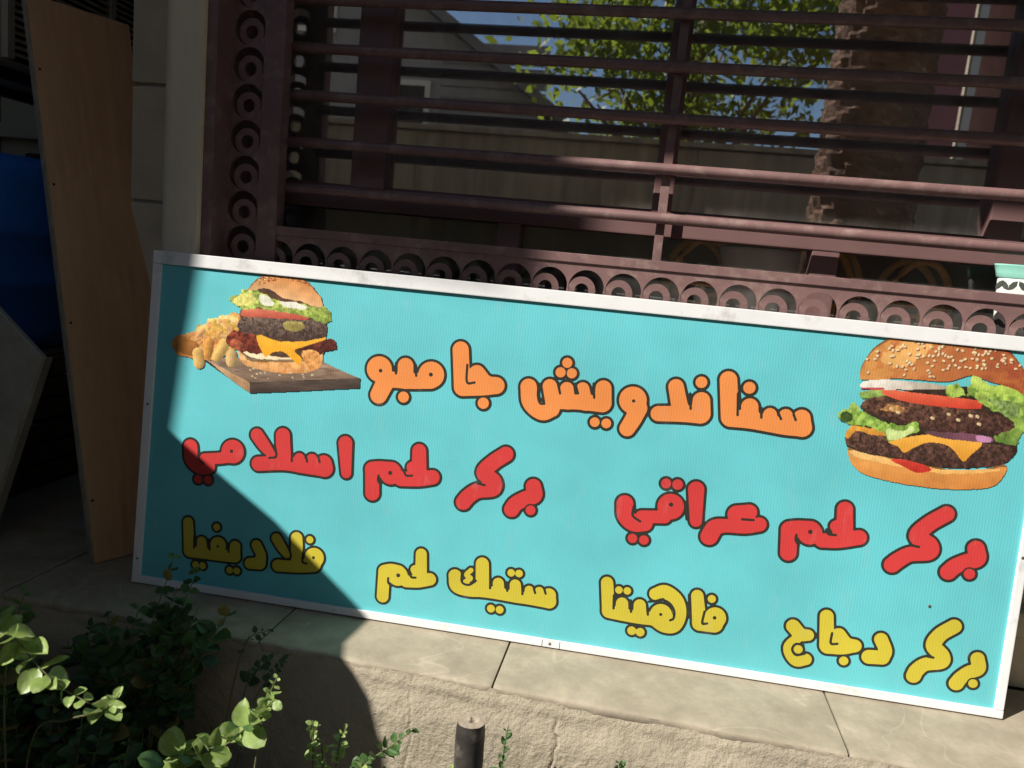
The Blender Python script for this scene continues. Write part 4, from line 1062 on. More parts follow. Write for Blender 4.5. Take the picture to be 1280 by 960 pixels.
c1.shape([(548, 275), (585, 222), (660, 186), (740, 177), (830, 203), (900, 258), (940, 312), (950, 362), (900, 362), (820, 332), (740, 318), (660, 268), (600, 272)], (216, 138, 72), (236, 188, 140), grad=((760, 178), (720, 330)), noise=0.12, ns=50, rim=-12)
for k in range(300):
    x, y = rr.uniform(600, 900), 178 + abs(rr.normal(0, 42))
    if y > 205 + 0.35 * abs(x - 740):
        continue
    ok = c1.A[int(x / 3.2), int(y / 3.2)]
    if ok:
        c1.caps(x, y, x + rr.uniform(3, 7), y + rr.uniform(-3, 4), rr.uniform(2.6, 4.4), (rr.choice([(176, 92, 42), (250, 214, 158), (196, 112, 56)])), 0.8)
for k in range(26):
    x, y = rr.uniform(560, 900), rr.uniform(690, 745)
    c1.caps(x, y, x + 5, y + 2, rr.uniform(2.5, 4), (225, 205, 170), 0.8)
c1.build('burger_picture', [0.000474227, 3.2136e-05, -0.026066988, 7.1447e-05, -0.000451451, 0.830436156, 3.4288e-05, -1.6861e-05, 1.0], label='printed cheeseburger with chips on a wooden board')

# tall double burger with a seeded bun
c2 = Canvas(1180, 930, 3.3)
c2.shape([(112, 640), (125, 590), (200, 480), (330, 400), (640, 350), (1000, 400), (1010, 560), (970, 740), (600, 780), (180, 700)], (58, 46, 38), noise=0.3, wob=5)
c2.shape([(125, 678), (200, 700), (380, 735), (600, 780), (800, 790), (948, 764), (944, 822), (885, 878), (740, 896), (500, 880), (250, 830), (150, 768)], (232, 172, 96), (206, 130, 66), noise=0.1, ns=70, dark=(222, 150, 80), wob=2, rim=-12)
c2.shape([(150, 690), (250, 712), (420, 750), (640, 790), (900, 785), (880, 802), (640, 812), (400, 776), (170, 722)], (246, 200, 130), (238, 182, 106), noise=0.08, wob=4)
c2.shape([(352, 738), (450, 742), (560, 785), (525, 806), (470, 802), (420, 775)], (216, 72, 56), (190, 50, 44), noise=0.12, ns=40, wob=3)
c2.shape([(112, 640), (140, 592), (200, 588), (330, 625), (430, 640), (640, 640), (820, 650), (940, 664), (988, 692), (942, 762), (750, 786), (600, 776), (400, 730), (180, 692)], (112, 82, 68), (76, 52, 46), noise=0.4, ns=18, dark=(50, 34, 32), wob=7)
c2.shape([(108, 615), (128, 575), (170, 560), (310, 590), (330, 615), (250, 606), (170, 588), (130, 625)], (230, 170, 74), (206, 138, 52), noise=0.15, ns=20, wob=5)
c2.shape([(345, 640), (560, 606), (700, 626), (826, 650), (770, 712), (730, 748), (690, 705), (640, 662), (545, 650), (480, 672), (420, 702), (390, 672)], (244, 182, 78), (232, 158, 56), noise=0.06, ns=60, wob=2)
c2.shape([(530, 592), (700, 594), (872, 622), (868, 648), (740, 640), (600, 622)], (96, 70, 72), (140, 86, 110), grad=((540, 600), (860, 630)), noise=0.12, wob=2)
c2.shape([(800, 612), (870, 622), (866, 648), (805, 642)], (196, 140, 178), noise=0.06, wob=2)
c2.shape([(188, 462), (228, 415), (310, 408), (420, 438), (650, 468), (850, 488), (960, 528), (1004, 570), (950, 604), (700, 598), (600, 592), (480, 562), (370, 542), (250, 492)], (122, 86, 68), (78, 52, 46), noise=0.45, ns=18, dark=(52, 36, 34), wob=7)
c2.shape([(290, 470), (340, 450), (400, 462), (420, 490), (350, 492)], (176, 128, 78), noise=0.4, ns=12, wob=12)
for x, y in ((565, 520), (650, 500), (765, 508), (800, 512), (808, 552), (350, 470), (385, 490), (700, 530)):
    c2.caps(x, y, x + 7, y + 3, 8, (240, 210, 165), 0.75)
c2.shape([(78, 512), (98, 475), (125, 462), (152, 438), (178, 455), (205, 490), (300, 530), (400, 560), (455, 545), (486, 545), (492, 590), (430, 612), (345, 640), (318, 600), (250, 568), (180, 560), (120, 548)], (176, 204, 104), (142, 176, 78), noise=0.28, ns=34, dark=(96, 136, 52), wob=12)
c2.shape([(330, 580), (420, 590), (455, 560), (470, 590), (400, 625), (345, 635)], (206, 224, 150), noise=0.12, wob=7)
c2.shape([(92, 500), (130, 488), (150, 520), (120, 545), (90, 535)], (66, 86, 44), noise=0.3, ns=18, wob=8)
c2.shape([(185, 385), (240, 375), (330, 372), (320, 408), (250, 412), (200, 420)], (168, 190, 110), (120, 150, 70), noise=0.25, ns=24, wob=8)
c2.shape([(305, 388), (332, 370), (500, 392), (800, 428), (824, 462), (800, 474), (650, 466), (450, 440), (335, 408)], (238, 118, 84), (206, 68, 50), noise=0.08, ns=60, wob=2)
c2.shape([(196, 335), (240, 322), (350, 320), (600, 345), (645, 368), (500, 372), (300, 372), (196, 362)], (240, 232, 222), (176, 160, 140), grad=((300, 340), (640, 360)), noise=0.1, wob=2)
c2.shape([(200, 362), (310, 362), (300, 373), (200, 371)], (196, 80, 84), noise=0.1, wob=1)
c2.shape([(640, 402), (648, 350), (690, 338), (724, 372), (740, 400), (765, 330), (780, 296), (850, 330), (900, 350), (960, 322), (1010, 345), (1060, 420), (1062, 560), (1030, 620), (990, 668), (930, 650), (885, 620), (960, 590), (1000, 560), (950, 500), (880, 478), (820, 442), (770, 402), (700, 408)], (186, 212, 100), (118, 146, 68), noise=0.3, ns=38, dark=(92, 128, 52), wob=12)
c2.shape([(770, 320), (800, 308), (880, 352), (990, 352), (1030, 400), (960, 400), (860, 385), (790, 360)], (206, 226, 120), (170, 204, 84), noise=0.15, ns=30, wob=11)
c2.shape([(860, 420), (930, 430), (1000, 440), (1030, 500), (980, 520), (900, 470)], (134, 158, 92), noise=0.3, ns=22, dark=(80, 104, 52), wob=12)
c2.shape([(186, 296), (200, 238), (262, 150), (370, 90), (470, 78), (640, 88), (850, 118), (960, 160), (1030, 240), (1062, 320), (1058, 400), (1000, 372), (930, 350), (860, 330), (770, 300), (640, 332), (400, 316), (210, 322)], (222, 156, 88), (160, 82, 54), grad=((250, 200), (960, 230)), noise=0.1, ns=70, dark=(190, 110, 62), wob=2, rim=-14)
c2.shape([(300, 210), (420, 130), (560, 140), (520, 200), (400, 260)], (236, 178, 108), noise=0.08, ns=60, wob=16)
for k in range(230):
    x, y = rr.uniform(200, 1045), rr.uniform(92, 305)
    ok = 0 <= int(x / 3.3) < c2.A.shape[0] and c2.A[int(x / 3.3), int((y + 14) / 3.3)] and c2.A[int(x / 3.3), int((y - 10) / 3.3)]
    if not ok or rr.random() > (0.25 + 0.75 * (x - 200) / 800 + 0.25 * (y < 200)):
        continue
    if y > 270 and x > 720:
        continue
    a = rr.uniform(-1.2, 0.6)
    c2.caps(x + 3, y + 4, x + 3 + 7 * math.cos(a), y + 4 + 7 * math.sin(a), 6.5, (136, 72, 42), 0.9)
    c2.caps(x, y, x + 6 * math.cos(a), y + 6 * math.sin(a), 5.6, (250, 226, 180), 0.82)
c2.build('burger_picture', [0.000434156, 2.942e-05, 1.528545636, 6.541e-05, -0.000413305, 0.802866858, 3.1391e-05, -1.5437e-05, 1.0], label='printed double burger with a sesame seed bun')

# ================================================================ leaning boards, barrel and store corner
def rot_cols(x, y, z, loc):
    m = Matrix((x, y, z)).transposed().to_4x4()
    m.translation = Vector(loc)
    return m


e1 = Vector((math.cos(R(65.0)), math.sin(R(65.0)), 0))
ev = (Vector((-0.5066, 0.2277, 1.4056)) - Vector((-0.1505, 0.0619, 0.0))).normalized()
en = ev.cross(e1).normalized()
brd = thing('hardboard_panel', 'tall brown hardboard panel leaning beside the pillar', 'board')
brd.matrix_world = rot_cols(e1, en if en.x < 0 else -en, ev, (-0.1505, 0.0619, 0.001))
bm = bmesh.new()
box_bm(bm, 0.0, 0.271, -0.004, 0.010, 0.0, 1.478, 0.0012, 1)
link('board_face', to_mesh(bm, 'board_face'), M['plywood'], brd)
box('edge_strip', -0.004, 0.0, -0.005, 0.016, 0.0, 1.478, M['board_edge'], brd, 0.001, 1)
box('back_batten', 0.03, 0.262, 0.0095, 0.024, 1.30, 1.35, M['board_edge'], brd)
box('back_batten', 0.03, 0.262, 0.0095, 0.024, 0.10, 0.15, M['board_edge'], brd)
nail = lathe_mesh('nail', [(0.0035, 0), (0.0035, 0.0008), (0.001, 0.0014)], 10)
nail.materials.append(M['dark'])
for z in (0.16, 0.62, 0.98, 1.28):
    o = link('nail', nail, None, brd)
    o.location = (0.012, -0.0042, z)
    o.rotation_euler = (R(90), 0, 0)

off = thing('offcut_board', 'grey dusty offcut board with a cut corner in front of the barrel', 'board', (0, 0.10, 0.0), (R(-5), 0, R(4)))
bm = bmesh.new()
prism_bm(bm, [(-0.352, 0.505), (-0.74, 0.83), (-1.02, 0.52), (-0.93, 0.0), (-0.488, 0.0)], 0.0, 0.022)
bmesh.ops.bevel(bm, geom=list(bm.edges), offset=0.003, segments=1, affect='EDGES')
link('board_face', to_mesh(bm, 'board_face'), M['offcut'], off)
bm = bmesh.new()
prism_bm(bm, [(-0.352, 0.505), (-0.488, 0.0), (-0.476, 0.0), (-0.342, 0.508)], -0.003, 0.024)
link('edge_trim', to_mesh(bm, 'edge_trim'), M['slab'], off)

bar = thing('plastic_barrel', 'blue plastic barrel standing on crates in the shade', 'barrel', (-1.06, 0.66, 0.432))
pr = [(0.02, 0.0), (0.25, 0.0), (0.268, 0.02), (0.275, 0.06), (0.278, 0.20), (0.286, 0.215), (0.278, 0.23), (0.278, 0.36), (0.286, 0.375), (0.278, 0.39), (0.277, 0.53), (0.268, 0.575), (0.245, 0.605), (0.20, 0.618), (0.02, 0.620)]
link('barrel_body', lathe_mesh('barrel_body', pr, 48), M['blue'], bar)
for a in (0.6, 3.4):
    o = link('bung', lathe_mesh('bung', [(0.032, 0), (0.032, 0.018), (0.026, 0.022), (0.002, 0.022)], 18), M['dark'], bar)
    o.location = (0.15 * math.cos(a), 0.15 * math.sin(a), 0.618)

for i, (cx, cy, cz0, lab) in enumerate(((-1.06, 0.66, 0.0, 'dark slatted wooden crate at the bottom of the stack under the barrel'), (-1.04, 0.66, 0.216, 'dark slatted wooden crate directly under the blue barrel'))):
    crt = thing('wooden_crate', lab, 'crate', (cx, cy, cz0), (0, 0, R(3 - 5 * i)), 'crates under the barrel')
    for sx in (-1, 1):
        for sy in (-1, 1):
            box('corner_post', sx * 0.30 - 0.02, sx * 0.30 + 0.02, sy * 0.27 - 0.02, sy * 0.27 + 0.02, 0.0, 0.21, M['crate'], crt)
    for kk in range(3):
        z = 0.008 + kk * 0.069
        for sy in (-1, 1):
            y = sy * 0.297
            box('slat', -0.325, 0.325, y - 0.006, y + 0.006, z, z + 0.06, M['crate'], crt, 0.002, 1)
        for sx in (-1, 1):
            x = sx * 0.327
            box('slat', x - 0.006, x + 0.006, -0.29, 0.29, z, z + 0.06, M['crate'], crt, 0.002, 1)
    for kk in range(5):
        x = -0.26 + kk * 0.13
        box('bottom_slat', x - 0.05, x + 0.05, -0.285, 0.285, 0.001, 0.013, M['crate'], crt)
    if i == 1:
        for kk in range(5):
            x = -0.26 + kk * 0.13
            box('top_slat', x - 0.055, x + 0.055, -0.30, 0.30, 0.2035, 0.2155, M['crate'], crt)

acu = thing('air_conditioner', 'grey outdoor air conditioner with louvred sides above the brown board', 'air conditioner', (0, 0, 0))
box('housing', -1.22, -0.775, 0.42, 1.06, 1.30, 1.95, M['ac'], acu, 0.012)
for k in range(30):
    z = 1.33 + k * 0.0205
    for ya, yb in ((0.46, 0.86), (0.885, 1.03)):
        o = box('louvre', -0.008, 0.012, ya, yb, -0.0025, 0.0025, M['ac'], acu)
        o.location = (-0.765, 0, z)
        o.rotation_euler = (0, R(35), 0)
box('louvre_backing', -0.775, -0.7742, 0.45, 1.04, 1.31, 1.94, M['dark'], acu)
for y in (0.445, 0.8725, 1.035):
    box('louvre_post', -0.774, -0.752, y - 0.0125, y + 0.0125, 1.31, 1.94, M['ac'], acu)
box('front_guard', -1.20, -0.80, 0.405, 0.42, 1.44, 1.93, M['dark'], acu, 0.004)
for k in range(14):
    z = 1.455 + k * 0.034
    box('guard_bar', -1.19, -0.81, 0.396, 0.405, z, z + 0.012, M['dark'], acu)
for x in (-1.15, -0.86):
    box('bracket', x - 0.02, x + 0.02, 0.45, 1.45, 1.27, 1.30, M['dark'], acu)
hs = thing('drain_hose', 'pale grey ribbed hose looped under the air conditioner', 'hose')
path = [(-0.89 + 0.085 * math.cos(t), 0.39 + 0.01 * math.sin(3 * t), 1.335 + 0.075 * math.sin(t)) for t in np.linspace(-0.3, math.pi + 0.4, 40)]
tube('hose_loop', path, [0.021 + 0.003 * (i % 2) for i in range(40)], M['hose'], hs, 10)
tube('hose_tail', [(-0.975, 0.39, 1.30), (-0.985, 0.40, 1.15), (-1.0, 0.42, 1.06), (-1.02, 0.46, 1.052)], 0.02, M['hose'], hs, 10)

# ================================================================ iron post
post = thing('iron_post', 'short worn black pipe post filled with cement in front of the ledge', 'post', (0.950, -0.350, GZ), (R(1.5), R(-1.0), 0))
bm = bmesh.new()
n = 40
hts = np.linspace(0.0, 0.552, 60)
rings = []
for z in hts:
    ring = []
    for k in range(n):
        a = 2 * math.pi * k / n
        dr = 0.0022 * (fbm(np.array([a * 3.0]), np.array([z * 22]), 31)[0] - 0.5)
        if z > 0.535:
            dr -= 0.0012
        ring.append(bm.verts.new(((0.0262 + dr) * math.cos(a), (0.0262 + dr) * math.sin(a), z)))
    rings.append(ring)
for a, b in zip(rings, rings[1:]):
    for k in range(n):
        bm.faces.new((a[k], a[(k + 1) % n], b[(k + 1) % n], b[k]))
bm.faces.new(rings[0][::-1])
link('pipe', to_mesh(bm, 'pipe', True), M['post'], post)
bm = bmesh.new()
cap = []
for j, r in enumerate(np.linspace(0.0255, 0.0, 12)):
    ring = []
    for k in range(n):
        a = 2 * math.pi * k / n
        x, y = r * math.cos(a), r * math.sin(a)
        h = 0.551 + 0.0018 * (fbm(np.array([x * 160 + 9]), np.array([y * 160 + 4]), 12)[0]) + 0.0008
        dx, dy = x - 0.005, y + 0.001
        q = (dx * 0.8 + dy * 0.6) ** 2 / 0.0065 ** 2 + (-dx * 0.6 + dy * 0.8) ** 2 / 0.0035 ** 2
        h -= 0.007 * math.exp(-q * q)
        if (x + 0.004) ** 2 + (y - 0.003) ** 2 < 0.0035 ** 2:
            h += 0.003
        ring.append(bm.verts.new((x, y, h)))
    cap.append(ring)
for a, b in zip(cap, cap[1:]):
    for k in range(n):
        bm.faces.new((a[k], a[(k + 1) % n], b[(k + 1) % n], b[k]))
bmesh.ops.remove_doubles(bm, verts=bm.verts, dist=1e-5)
bmesh.ops.recalc_face_normals(bm, faces=bm.faces)
link('cement_fill', to_mesh(bm, 'cement_fill', True), M['cement'], post)


# ================================================================ creeping plants
def leaf_mesh(name, L, W, cup, m, fold=0.0):
    nu, nv = 9, 5
    V, F = [], []
    for i in range(nu):
        t = i / (nu - 1)
        w = W * (math.sin(math.pi * min(1, t ** 0.85)) ** 0.62 if 0 < t < 1 else 0.02)
        for j in range(nv):
            s = (j / (nv - 1) - 0.5) * 2
            V.append((w * s * 0.5, t * L, cup * (s * s) * w * 0.5 - fold * L * t * t + 0.0008 * math.sin(9 * t + 3 * abs(s)) - 0.0012 * (1 - abs(s))))
    for i in range(nu - 1):
        for j in range(nv - 1):
            a = i * nv + j
            F.append((a, a + 1, a + nv + 1, a + nv))
    me = bpy.data.meshes.new(name)
    me.from_pydata(V, [], F)
    for p in me.polygons:
        p.use_smooth = True
    me.materials.append(m)
    return me


LEAF = {}
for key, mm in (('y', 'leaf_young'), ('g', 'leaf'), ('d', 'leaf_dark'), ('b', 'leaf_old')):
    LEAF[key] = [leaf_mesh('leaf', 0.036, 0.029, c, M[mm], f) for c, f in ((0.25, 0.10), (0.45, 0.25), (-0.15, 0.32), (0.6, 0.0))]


def spline(pts, n):
    P = [Vector(p) for p in pts]
    P = [2 * P[0] - P[1]] + P + [2 * P[-1] - P[-2]]
    out = []
    segs = len(P) - 3
    for i in range(n):
        t = i / (n - 1) * segs
        k = min(int(t), segs - 1)
        t -= k
        a, b, c, d = P[k:k + 4]
        out.append(0.5 * (2 * b + (c - a) * t + (2 * a - 5 * b + 4 * c - d) * t * t + (3 * b - a - 3 * c + d) * t ** 3))
    return out


PR = random.Random(3)


def vine(plant, pts, start, key, size=1.0, gap=0.022, r=0.0016, flat=0.4, mix=None):
    """one stem with opposite leaf pairs from the fraction `start` to its tip"""
    S = spline(pts, 40)
    tube('stem', S, [r * (1.25 - 0.6 * i / 39) for i in range(40)], M['stem'], plant, 6)
    total = sum((b - a).length for a, b in zip(S, S[1:]))
    d, turn, acc = total * start, PR.uniform(0, 3), 0.0
    for a, b in zip(S, S[1:]):
        seg = (b - a).length
        while acc + seg >= d and seg > 0:
            p = a.lerp(b, (d - acc) / seg)
            t = (b - a).normalized()
            left = total - d
            sz = size * (0.45 + 0.55 * min(1, left / 0.06)) * PR.uniform(0.55, 1.25)
            side = t.cross(Vector((0, 0, 1)))
            side = side.normalized() if side.length > 0.05 else Vector((1, 0, 0))
            nrm = side.cross(t).normalized()
            turn += math.pi / 2 * flat + PR.uniform(-0.4, 0.4)
            for sgn in (1, -1):
                ax = (side * math.cos(turn) + nrm * math.sin(turn)) * sgn
                y = (ax + t * PR.uniform(0.25, 0.7) + Vector((0, -0.25, PR.uniform(0.0, 0.35)))).normalized()
                upv = (Vector((0, -0.35, 1)) + Vector((PR.uniform(-.7, .7), PR.uniform(-.7, .5), PR.uniform(-.2, .3)))).normalized()
                x = y.cross(upv).normalized()
                z = x.cross(y).normalized()
                k2 = PR.choice(mix) if mix else key
                o = link('leaf', PR.choice(LEAF[k2]), None, plant)
                m_ = rot_cols(x, y, z, p + y * 0.002)
                o.matrix_world = m_ @ Matrix.Diagonal((sz * PR.uniform(0.85, 1.15), sz, sz, 1))
            d += gap * PR.uniform(0.8, 1.3)
        acc += seg


def plant(label, root, stems, group='creeping plants below the ledge'):
    p = thing('creeping_plant', label, 'plant', (0, 0, 0), (0, 0, 0), group)
    for s in stems:
        vine(p, [root] + s['p'], s.get('s', 0.6), s.get('k', 'g'), s.get('z', 1.0), s.get('g', 0.022), s.get('r', 0.0016), s.get('f', 0.4), s.get('m'))
    return p


# clump climbing over the ledge against the sign's left foot
stems = []
for tx, ty, tz in ((0.205, -0.14, 0.150), (0.262, -0.13, 0.142), (0.235, -0.17, 0.10), (0.16, -0.19, 0.055), (0.05, -0.20, 0.0), (0.10, -0.21, 0.03), (0.36, -0.17, 0.072), (0.33, -0.20, 0.04), (0.30, -0.19, 0.075), (0.20, -0.22, 0.03), (0.27, -0.215, 0.05), (0.14, -0.225, -0.01)):
    mx, my = tx * 0.5 + 0.12, -0.285
    stems.append({'p': [(mx, my, -0.25), (tx * 0.75 + 0.06, -0.26, -0.05), (tx, ty, tz)], 's': 0.62, 'm': 'ggggggddddb', 'z': PR.uniform(0.8, 1.35), 'g': PR.uniform(0.017, 0.026)})
plant('shaded green clump climbing over the ledge against the sign', (0.22, -0.30, GZ), stems)
plant('thin trailing sprays lying along the shaded ledge edge', (0.36, -0.26, GZ), [
    {'p': [(0.40, -0.24, -0.15), (0.42, -0.21, 0.02), (0.455, -0.165, 0.040)], 's': 0.86, 'k': 'd', 'z': 0.5, 'g': 0.014},
    {'p': [(0.42, -0.24, -0.18), (0.44, -0.225, -0.05), (0.49, -0.20, 0.012)], 's': 0.84, 'k': 'd', 'z': 0.62, 'g': 0.014},
    {'p': [(0.44, -0.25, -0.20), (0.46, -0.235, -0.08), (0.52, -0.205, 0.018)], 's': 0.86, 'k': 'd', 'z': 0.5, 'g': 0.012}])
# sunlit spray at the far left
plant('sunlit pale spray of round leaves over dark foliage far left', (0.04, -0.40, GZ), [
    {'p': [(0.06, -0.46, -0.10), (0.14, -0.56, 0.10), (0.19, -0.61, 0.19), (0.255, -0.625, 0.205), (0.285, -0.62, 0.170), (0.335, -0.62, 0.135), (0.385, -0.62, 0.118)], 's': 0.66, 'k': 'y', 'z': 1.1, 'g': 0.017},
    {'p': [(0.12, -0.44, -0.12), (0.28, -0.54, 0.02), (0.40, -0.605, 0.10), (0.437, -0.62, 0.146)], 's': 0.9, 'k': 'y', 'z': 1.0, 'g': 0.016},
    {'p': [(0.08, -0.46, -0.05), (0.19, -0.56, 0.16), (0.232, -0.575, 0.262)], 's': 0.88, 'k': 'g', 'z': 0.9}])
# bright runner in the middle
plant('bright yellow green runner catching the sun near the wall corner', (0.50, -0.46, GZ), [
    {'p': [(0.44, -0.52, -0.2), (0.45, -0.51, -0.045), (0.50, -0.505, -0.02), (0.555, -0.50, 0.012), (0.60, -0.50, 0.065), (0.632, -0.50, 0.105)], 's': 0.60, 'k': 'y', 'z': 1.25, 'g': 0.016, 'm': 'yyyyyygg'},
    {'p': [(0.58, -0.49, -0.2), (0.61, -0.495, 0.06), (0.636, -0.50, 0.150)], 's': 0.87, 'k': 'y', 'z': 0.55, 'g': 0.013},
    {'p': [(0.44, -0.50, -0.2), (0.47, -0.49, -0.05), (0.52, -0.47, -0.02)], 's': 0.75, 'k': 'g', 'z': 0.9}])
plant('small leaved sprigs half in sun beside the shadow edge', (0.70, -0.40, GZ), [
    {'p': [(0.68, -0.42, -0.2), (0.672, -0.42, -0.02), (0.668, -0.42, 0.028)], 's': 0.86, 'k': 'y', 'z': 0.55, 'g': 0.011},
    {'p': [(0.70, -0.42, -0.2), (0.692, -0.42, -0.05), (0.686, -0.42, -0.008)], 's': 0.84, 'k': 'y', 'z': 0.5, 'g': 0.011},
    {'p': [(0.71, -0.42, -0.2), (0.72, -0.42, -0.01), (0.735, -0.42, 0.034)], 's': 0.86, 'k': 'y', 'z': 0.55, 'g': 0.012},
    {'p': [(0.76, -0.42, -0.25), (0.76, -0.42, -0.08), (0.765, -0.42, -0.025)], 's': 0.85, 'k': 'y', 'z': 0.9, 'g': 0.016}])
plant('low vine creeping up the sunlit rendered wall left of the pipe post', (0.70, -0.30, GZ), [
    {'p': [(0.66, -0.29, -0.24), (0.72, -0.275, -0.145), (0.765, -0.27, -0.10), (0.815, -0.27, -0.048)], 's': 0.55, 'k': 'g', 'z': 0.6, 'g': 0.014},
    {'p': [(0.74, -0.29, -0.26), (0.80, -0.28, -0.175), (0.84, -0.275, -0.15)], 's': 0.6, 'k': 'g', 'z': 0.6, 'g': 0.014},
    {'p': [(0.72, -0.31, -0.28), (0.74, -0.30, -0.17), (0.77, -0.29, -0.13)], 's': 0.6, 'k': 'g', 'z': 0.7, 'g': 0.016}])
plant('little sprig of round leaves peeping out behind the pipe post', (0.96, -0.27, GZ), [
    {'p': [(0.985, -0.265, -0.2), (0.99, -0.26, -0.06), (0.994, -0.262, -0.010)], 's': 0.74, 'k': 'g', 'z': 0.6, 'g': 0.016},
    {'p': [(0.93, -0.27, -0.25), (0.90, -0.275, -0.15), (0.895, -0.272, -0.115)], 's': 0.7, 'k': 'y', 'z': 0.6, 'g': 0.014}])
plant('single small sprig rising beside the wall crack', (1.20, -0.27, GZ), [
    {'p': [(1.206, -0.265, -0.25), (1.208, -0.265, -0.08), (1.209, -0.268, -0.030)], 's': 0.80, 'k': 'g', 'z': 0.55, 'g': 0.014},
    {'p': [(1.235, -0.27, -0.25), (1.228, -0.27, -0.12), (1.222, -0.272, -0.065)], 's': 0.8, 'k': 'y', 'z': 0.5, 'g': 0.014}])
# shaded undergrowth, three clumps
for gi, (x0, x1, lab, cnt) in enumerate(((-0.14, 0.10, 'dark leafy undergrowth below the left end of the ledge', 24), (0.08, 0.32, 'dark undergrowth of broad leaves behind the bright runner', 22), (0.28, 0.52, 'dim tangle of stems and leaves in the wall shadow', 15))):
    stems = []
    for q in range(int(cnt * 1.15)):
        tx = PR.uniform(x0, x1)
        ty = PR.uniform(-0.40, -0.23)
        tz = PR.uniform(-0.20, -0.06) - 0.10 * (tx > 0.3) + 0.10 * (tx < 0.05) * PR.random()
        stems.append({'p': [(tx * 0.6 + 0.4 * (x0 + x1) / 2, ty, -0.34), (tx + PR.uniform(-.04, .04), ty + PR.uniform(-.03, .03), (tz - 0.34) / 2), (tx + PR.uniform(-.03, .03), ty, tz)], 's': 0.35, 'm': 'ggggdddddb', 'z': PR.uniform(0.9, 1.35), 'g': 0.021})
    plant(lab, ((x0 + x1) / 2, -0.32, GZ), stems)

# ================================================================ across the street (seen in the glass)
fence = thing('garden_wall', 'tan streaked garden wall across the street', 'wall')
for k in range(7):
    x0 = -9.0 + k * 2.6
    box('wall_panel', x0, x0 + 2.6, -5.15 - 0.012 * (k % 2), -5.0 - 0.012 * (k % 2), GZ, 2.04 + 0.01 * (k % 2), M['fence'], fence, 0.01)
box('wall_coping', -9.0, 9.2, -5.19, -4.96, 2.05, 2.10, M['fence'], fence, 0.01)

hou = thing('gabled_house', 'grey gabled house behind the garden wall', 'house')
bm = bmesh.new()
prism_bm(bm, [(-8.6, GZ), (-0.65, GZ), (-0.65, 3.05), (-4.6, 5.85), (-8.6, 3.05)], -14.0, -9.0)
link('house_wall', to_mesh(bm, 'house_wall'), M['house'], hou)
for sgn, xe, xr in ((1, -0.30, -4.6), (-1, -8.95, -4.6)):
    bm = bmesh.new()
    zt, ze = 6.02, 2.98
    prism_bm(bm, [(xr, zt - 0.16), (xe, ze - 0.16), (xe, ze), (xr, zt)], -14.4, -8.6)
    link('roof_slope', to_mesh(bm, 'roof_slope'), M['roof'], hou)
for x, z in ((-5.6, 2.3), (-2.9, 2.3), (-4.4, 4.0)):
    f = box('window', x - 0.55, x + 0.55, -9.0, -8.95, z, z + 1.1, M['white'], hou)
    box('pane', x - 0.47, x + 0.47, -8.95, -8.945, z + 0.08, z + 1.02, M['dark'], f)
for k in range(9):
    z = 2.55 + k * 0.16
    box('siding_board', -2.2, -0.66, -9.0, -8.97, z, z + 0.12, M['house'], hou)

pk = thing('pink_house', 'dusty pink rendered house behind the garden wall', 'house')
box('house_wall', 3.55, 4.10, -11.0, -7.0, GZ, 6.5, M['pink'], pk)
box('corner_pipe', 4.14, 4.22, -7.05, -6.97, GZ, 6.5, M['white'], pk)
box('roof_slab', 3.1, 4.3, -11.2, -6.8, 6.5, 6.7, M['concrete'], pk)
f = box('window', 3.62, 4.0, -7.0, -6.95, 4.4, 5.5, M['white'], pk)
box('pane', 3.67, 3.95, -6.95, -6.945, 4.48, 5.42, M['dark'], f)

# date palm trunk
palm = thing('palm_trunk', 'rough reddish palm trunk standing at the roadside', 'tree', (2.36, -3.0, GZ))
bm = bmesh.new()
rings = []
for z in np.linspace(0, 6.5, 260):
    ring = []
    for k in range(52):
        a = 2 * math.pi * k / 52
        st = ((z * 9.0 + k / 52 * 5) % 1.0)
        r = 0.31 + 0.022 * st + 0.05 * (fbm(np.array([k * 0.8]), np.array([z * 9]), 61)[0] - 0.5) - 0.01 * z
        ring.append(bm.verts.new((r * math.cos(a), r * math.sin(a), z)))
    rings.append(ring)
for a, b in zip(rings, rings[1:]):
    for k in range(52):
        bm.faces.new((a[k], a[(k + 1) % 52], b[(k + 1) % 52], b[k]))
bm.faces.new(rings[-1])
link('trunk', to_mesh(bm, 'trunk'), M['bark'], palm)
fro = bmesh.new()
for k in range(16):
    a = 2 * math.pi * k / 16 + 0.2
    pts = [Vector((math.cos(a) * t * 2.2, math.sin(a) * t * 2.2, 6.4 + 1.3 * t - 2.0 * t * t)) for t in np.linspace(0, 1, 12)]
    for p, q in zip(pts, pts[1:]):
        t = (q - p).normalized()
        s = t.cross(Vector((0, 0, 1))).normalized()
        for sg in (1, -1):
            for f_ in (0.0, 0.5):
                o_ = p.lerp(q, f_)
                tip = o_ + s * sg * 0.35 + t * 0.25 + Vector((0, 0, -0.12))
                fro.faces.new((fro.verts.new(o_), fro.verts.new(o_ + t * 0.05), fro.verts.new(tip)))
cr_o = link('crown', to_mesh(fro, 'crown'), M['tree_leaf'], palm)

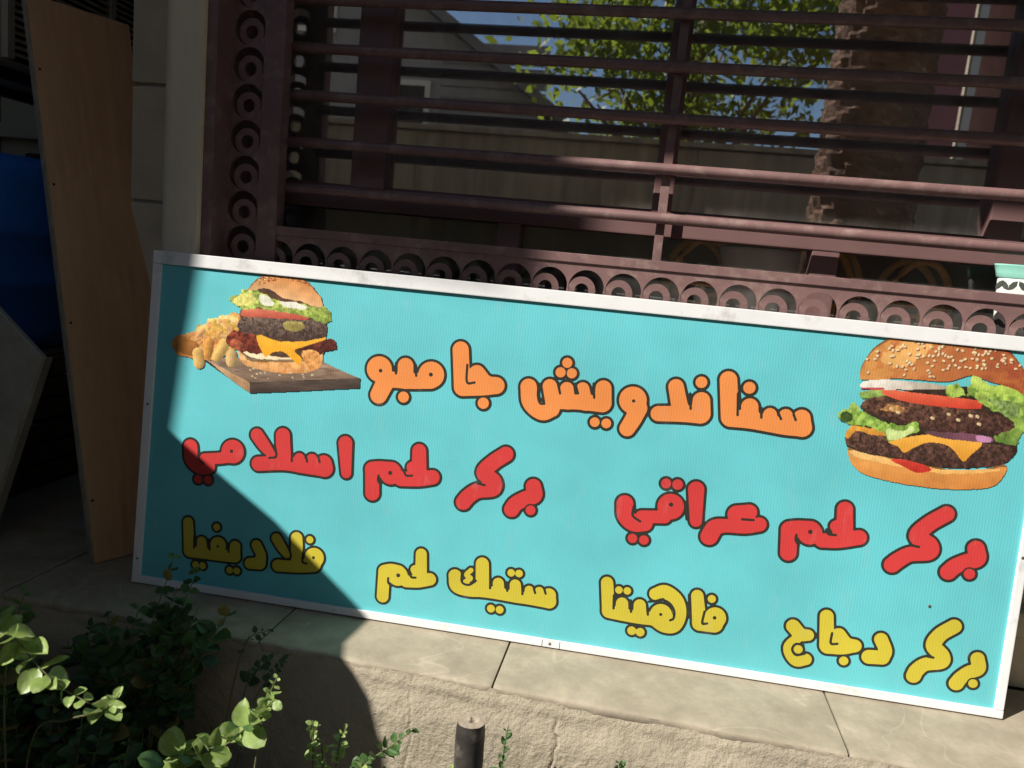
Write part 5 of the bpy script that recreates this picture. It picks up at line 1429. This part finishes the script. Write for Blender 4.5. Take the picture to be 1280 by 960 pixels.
# leafy street tree behind the garden wall
tree = thing('street_tree', 'green leafy tree rising behind the garden wall', 'tree', (1.35, -6.5, GZ))
tube('trunk', [(0, 0, 0), (0.05, 0, 1.4), (-0.05, 0.05, 2.6), (0.02, 0, 4.2)], [0.16, 0.13, 0.10, 0.05], M['bark'], tree, 10)
rt_ = np.random.default_rng(8)
for k in range(9):
    a = rt_.uniform(0, 6.28)
    z0 = rt_.uniform(1.9, 3.4)
    L_ = rt_.uniform(0.8, 1.7)
    tube('limb', [(0, 0, z0), (0.5 * L_ * math.cos(a), 0.5 * L_ * math.sin(a), z0 + 0.35), (L_ * math.cos(a), L_ * math.sin(a), z0 + 0.9)], [0.05, 0.035, 0.012], M['bark'], tree, 6)
cl = []
for k in range(120):
    p = rt_.normal(0, 1, 3)
    p = p / np.linalg.norm(p) * rt_.uniform(0.25, 1.0) ** 0.5
    cl.append((p[0] * 1.75 - 0.1, p[1] * 1.3, 4.05 + p[2] * 1.55, rt_.uniform(0.16, 0.34)))
V, F = [], []
for cx, cy, cz_, r in cl:
    for q in range(52):
        c = np.array([cx, cy, cz_]) + rt_.normal(0, r, 3) * np.array([1, 1, 0.7])
        a = rt_.normal(0, 1, 3)
        a /= np.linalg.norm(a)
        b = np.cross(a, rt_.normal(0, 1, 3))
        b /= np.linalg.norm(b)
        s = rt_.uniform(0.045, 0.085)
        i = len(V)
        V += [tuple(c - a * s), tuple(c + b * s * 0.5), tuple(c + a * s), tuple(c - b * s * 0.5)]
        F.append((i, i + 1, i + 2, i + 3))
me = bpy.data.meshes.new('crown')
me.from_pydata(V, [], F)
cro = link('crown', me, M['tree_leaf'], tree)
cro['kind'] = 'stuff'

# taller blocks added along the far side of the street to cut skylight
for bx0, bx1, by, bh_, lab, nm in ((5.2, 17.0, -8.0, 10.5, 'added tall tan block right of the palm, cutting skylight', 'sky_blocker'), (-24.0, -9.4, -9.5, 9.0, 'added tall tan block beyond the gabled house, cutting skylight', 'sky_blocker')):
    ab = thing(nm, lab, 'building', group='added blocks across the street')
    box('wall_face', bx0, bx1, by - 6, by, GZ, bh_, M['block'], ab)
    box('roof_edge', bx0 - 0.2, bx1 + 0.2, by - 6.2, by + 0.2, bh_, bh_ + 0.3, M['concrete'], ab)
    for r_ in range(3):
        for c_ in range(5):
            x = bx0 + 1.2 + c_ * 2.3
            z = 1.2 + r_ * 3.0
            f = box('window', x - 0.6, x + 0.6, by, by + 0.06, z, z + 1.4, M['white'], ab)
            box('pane', x - 0.5, x + 0.5, by + 0.06, by + 0.066, z + 0.1, z + 1.3, M['dark'], f)
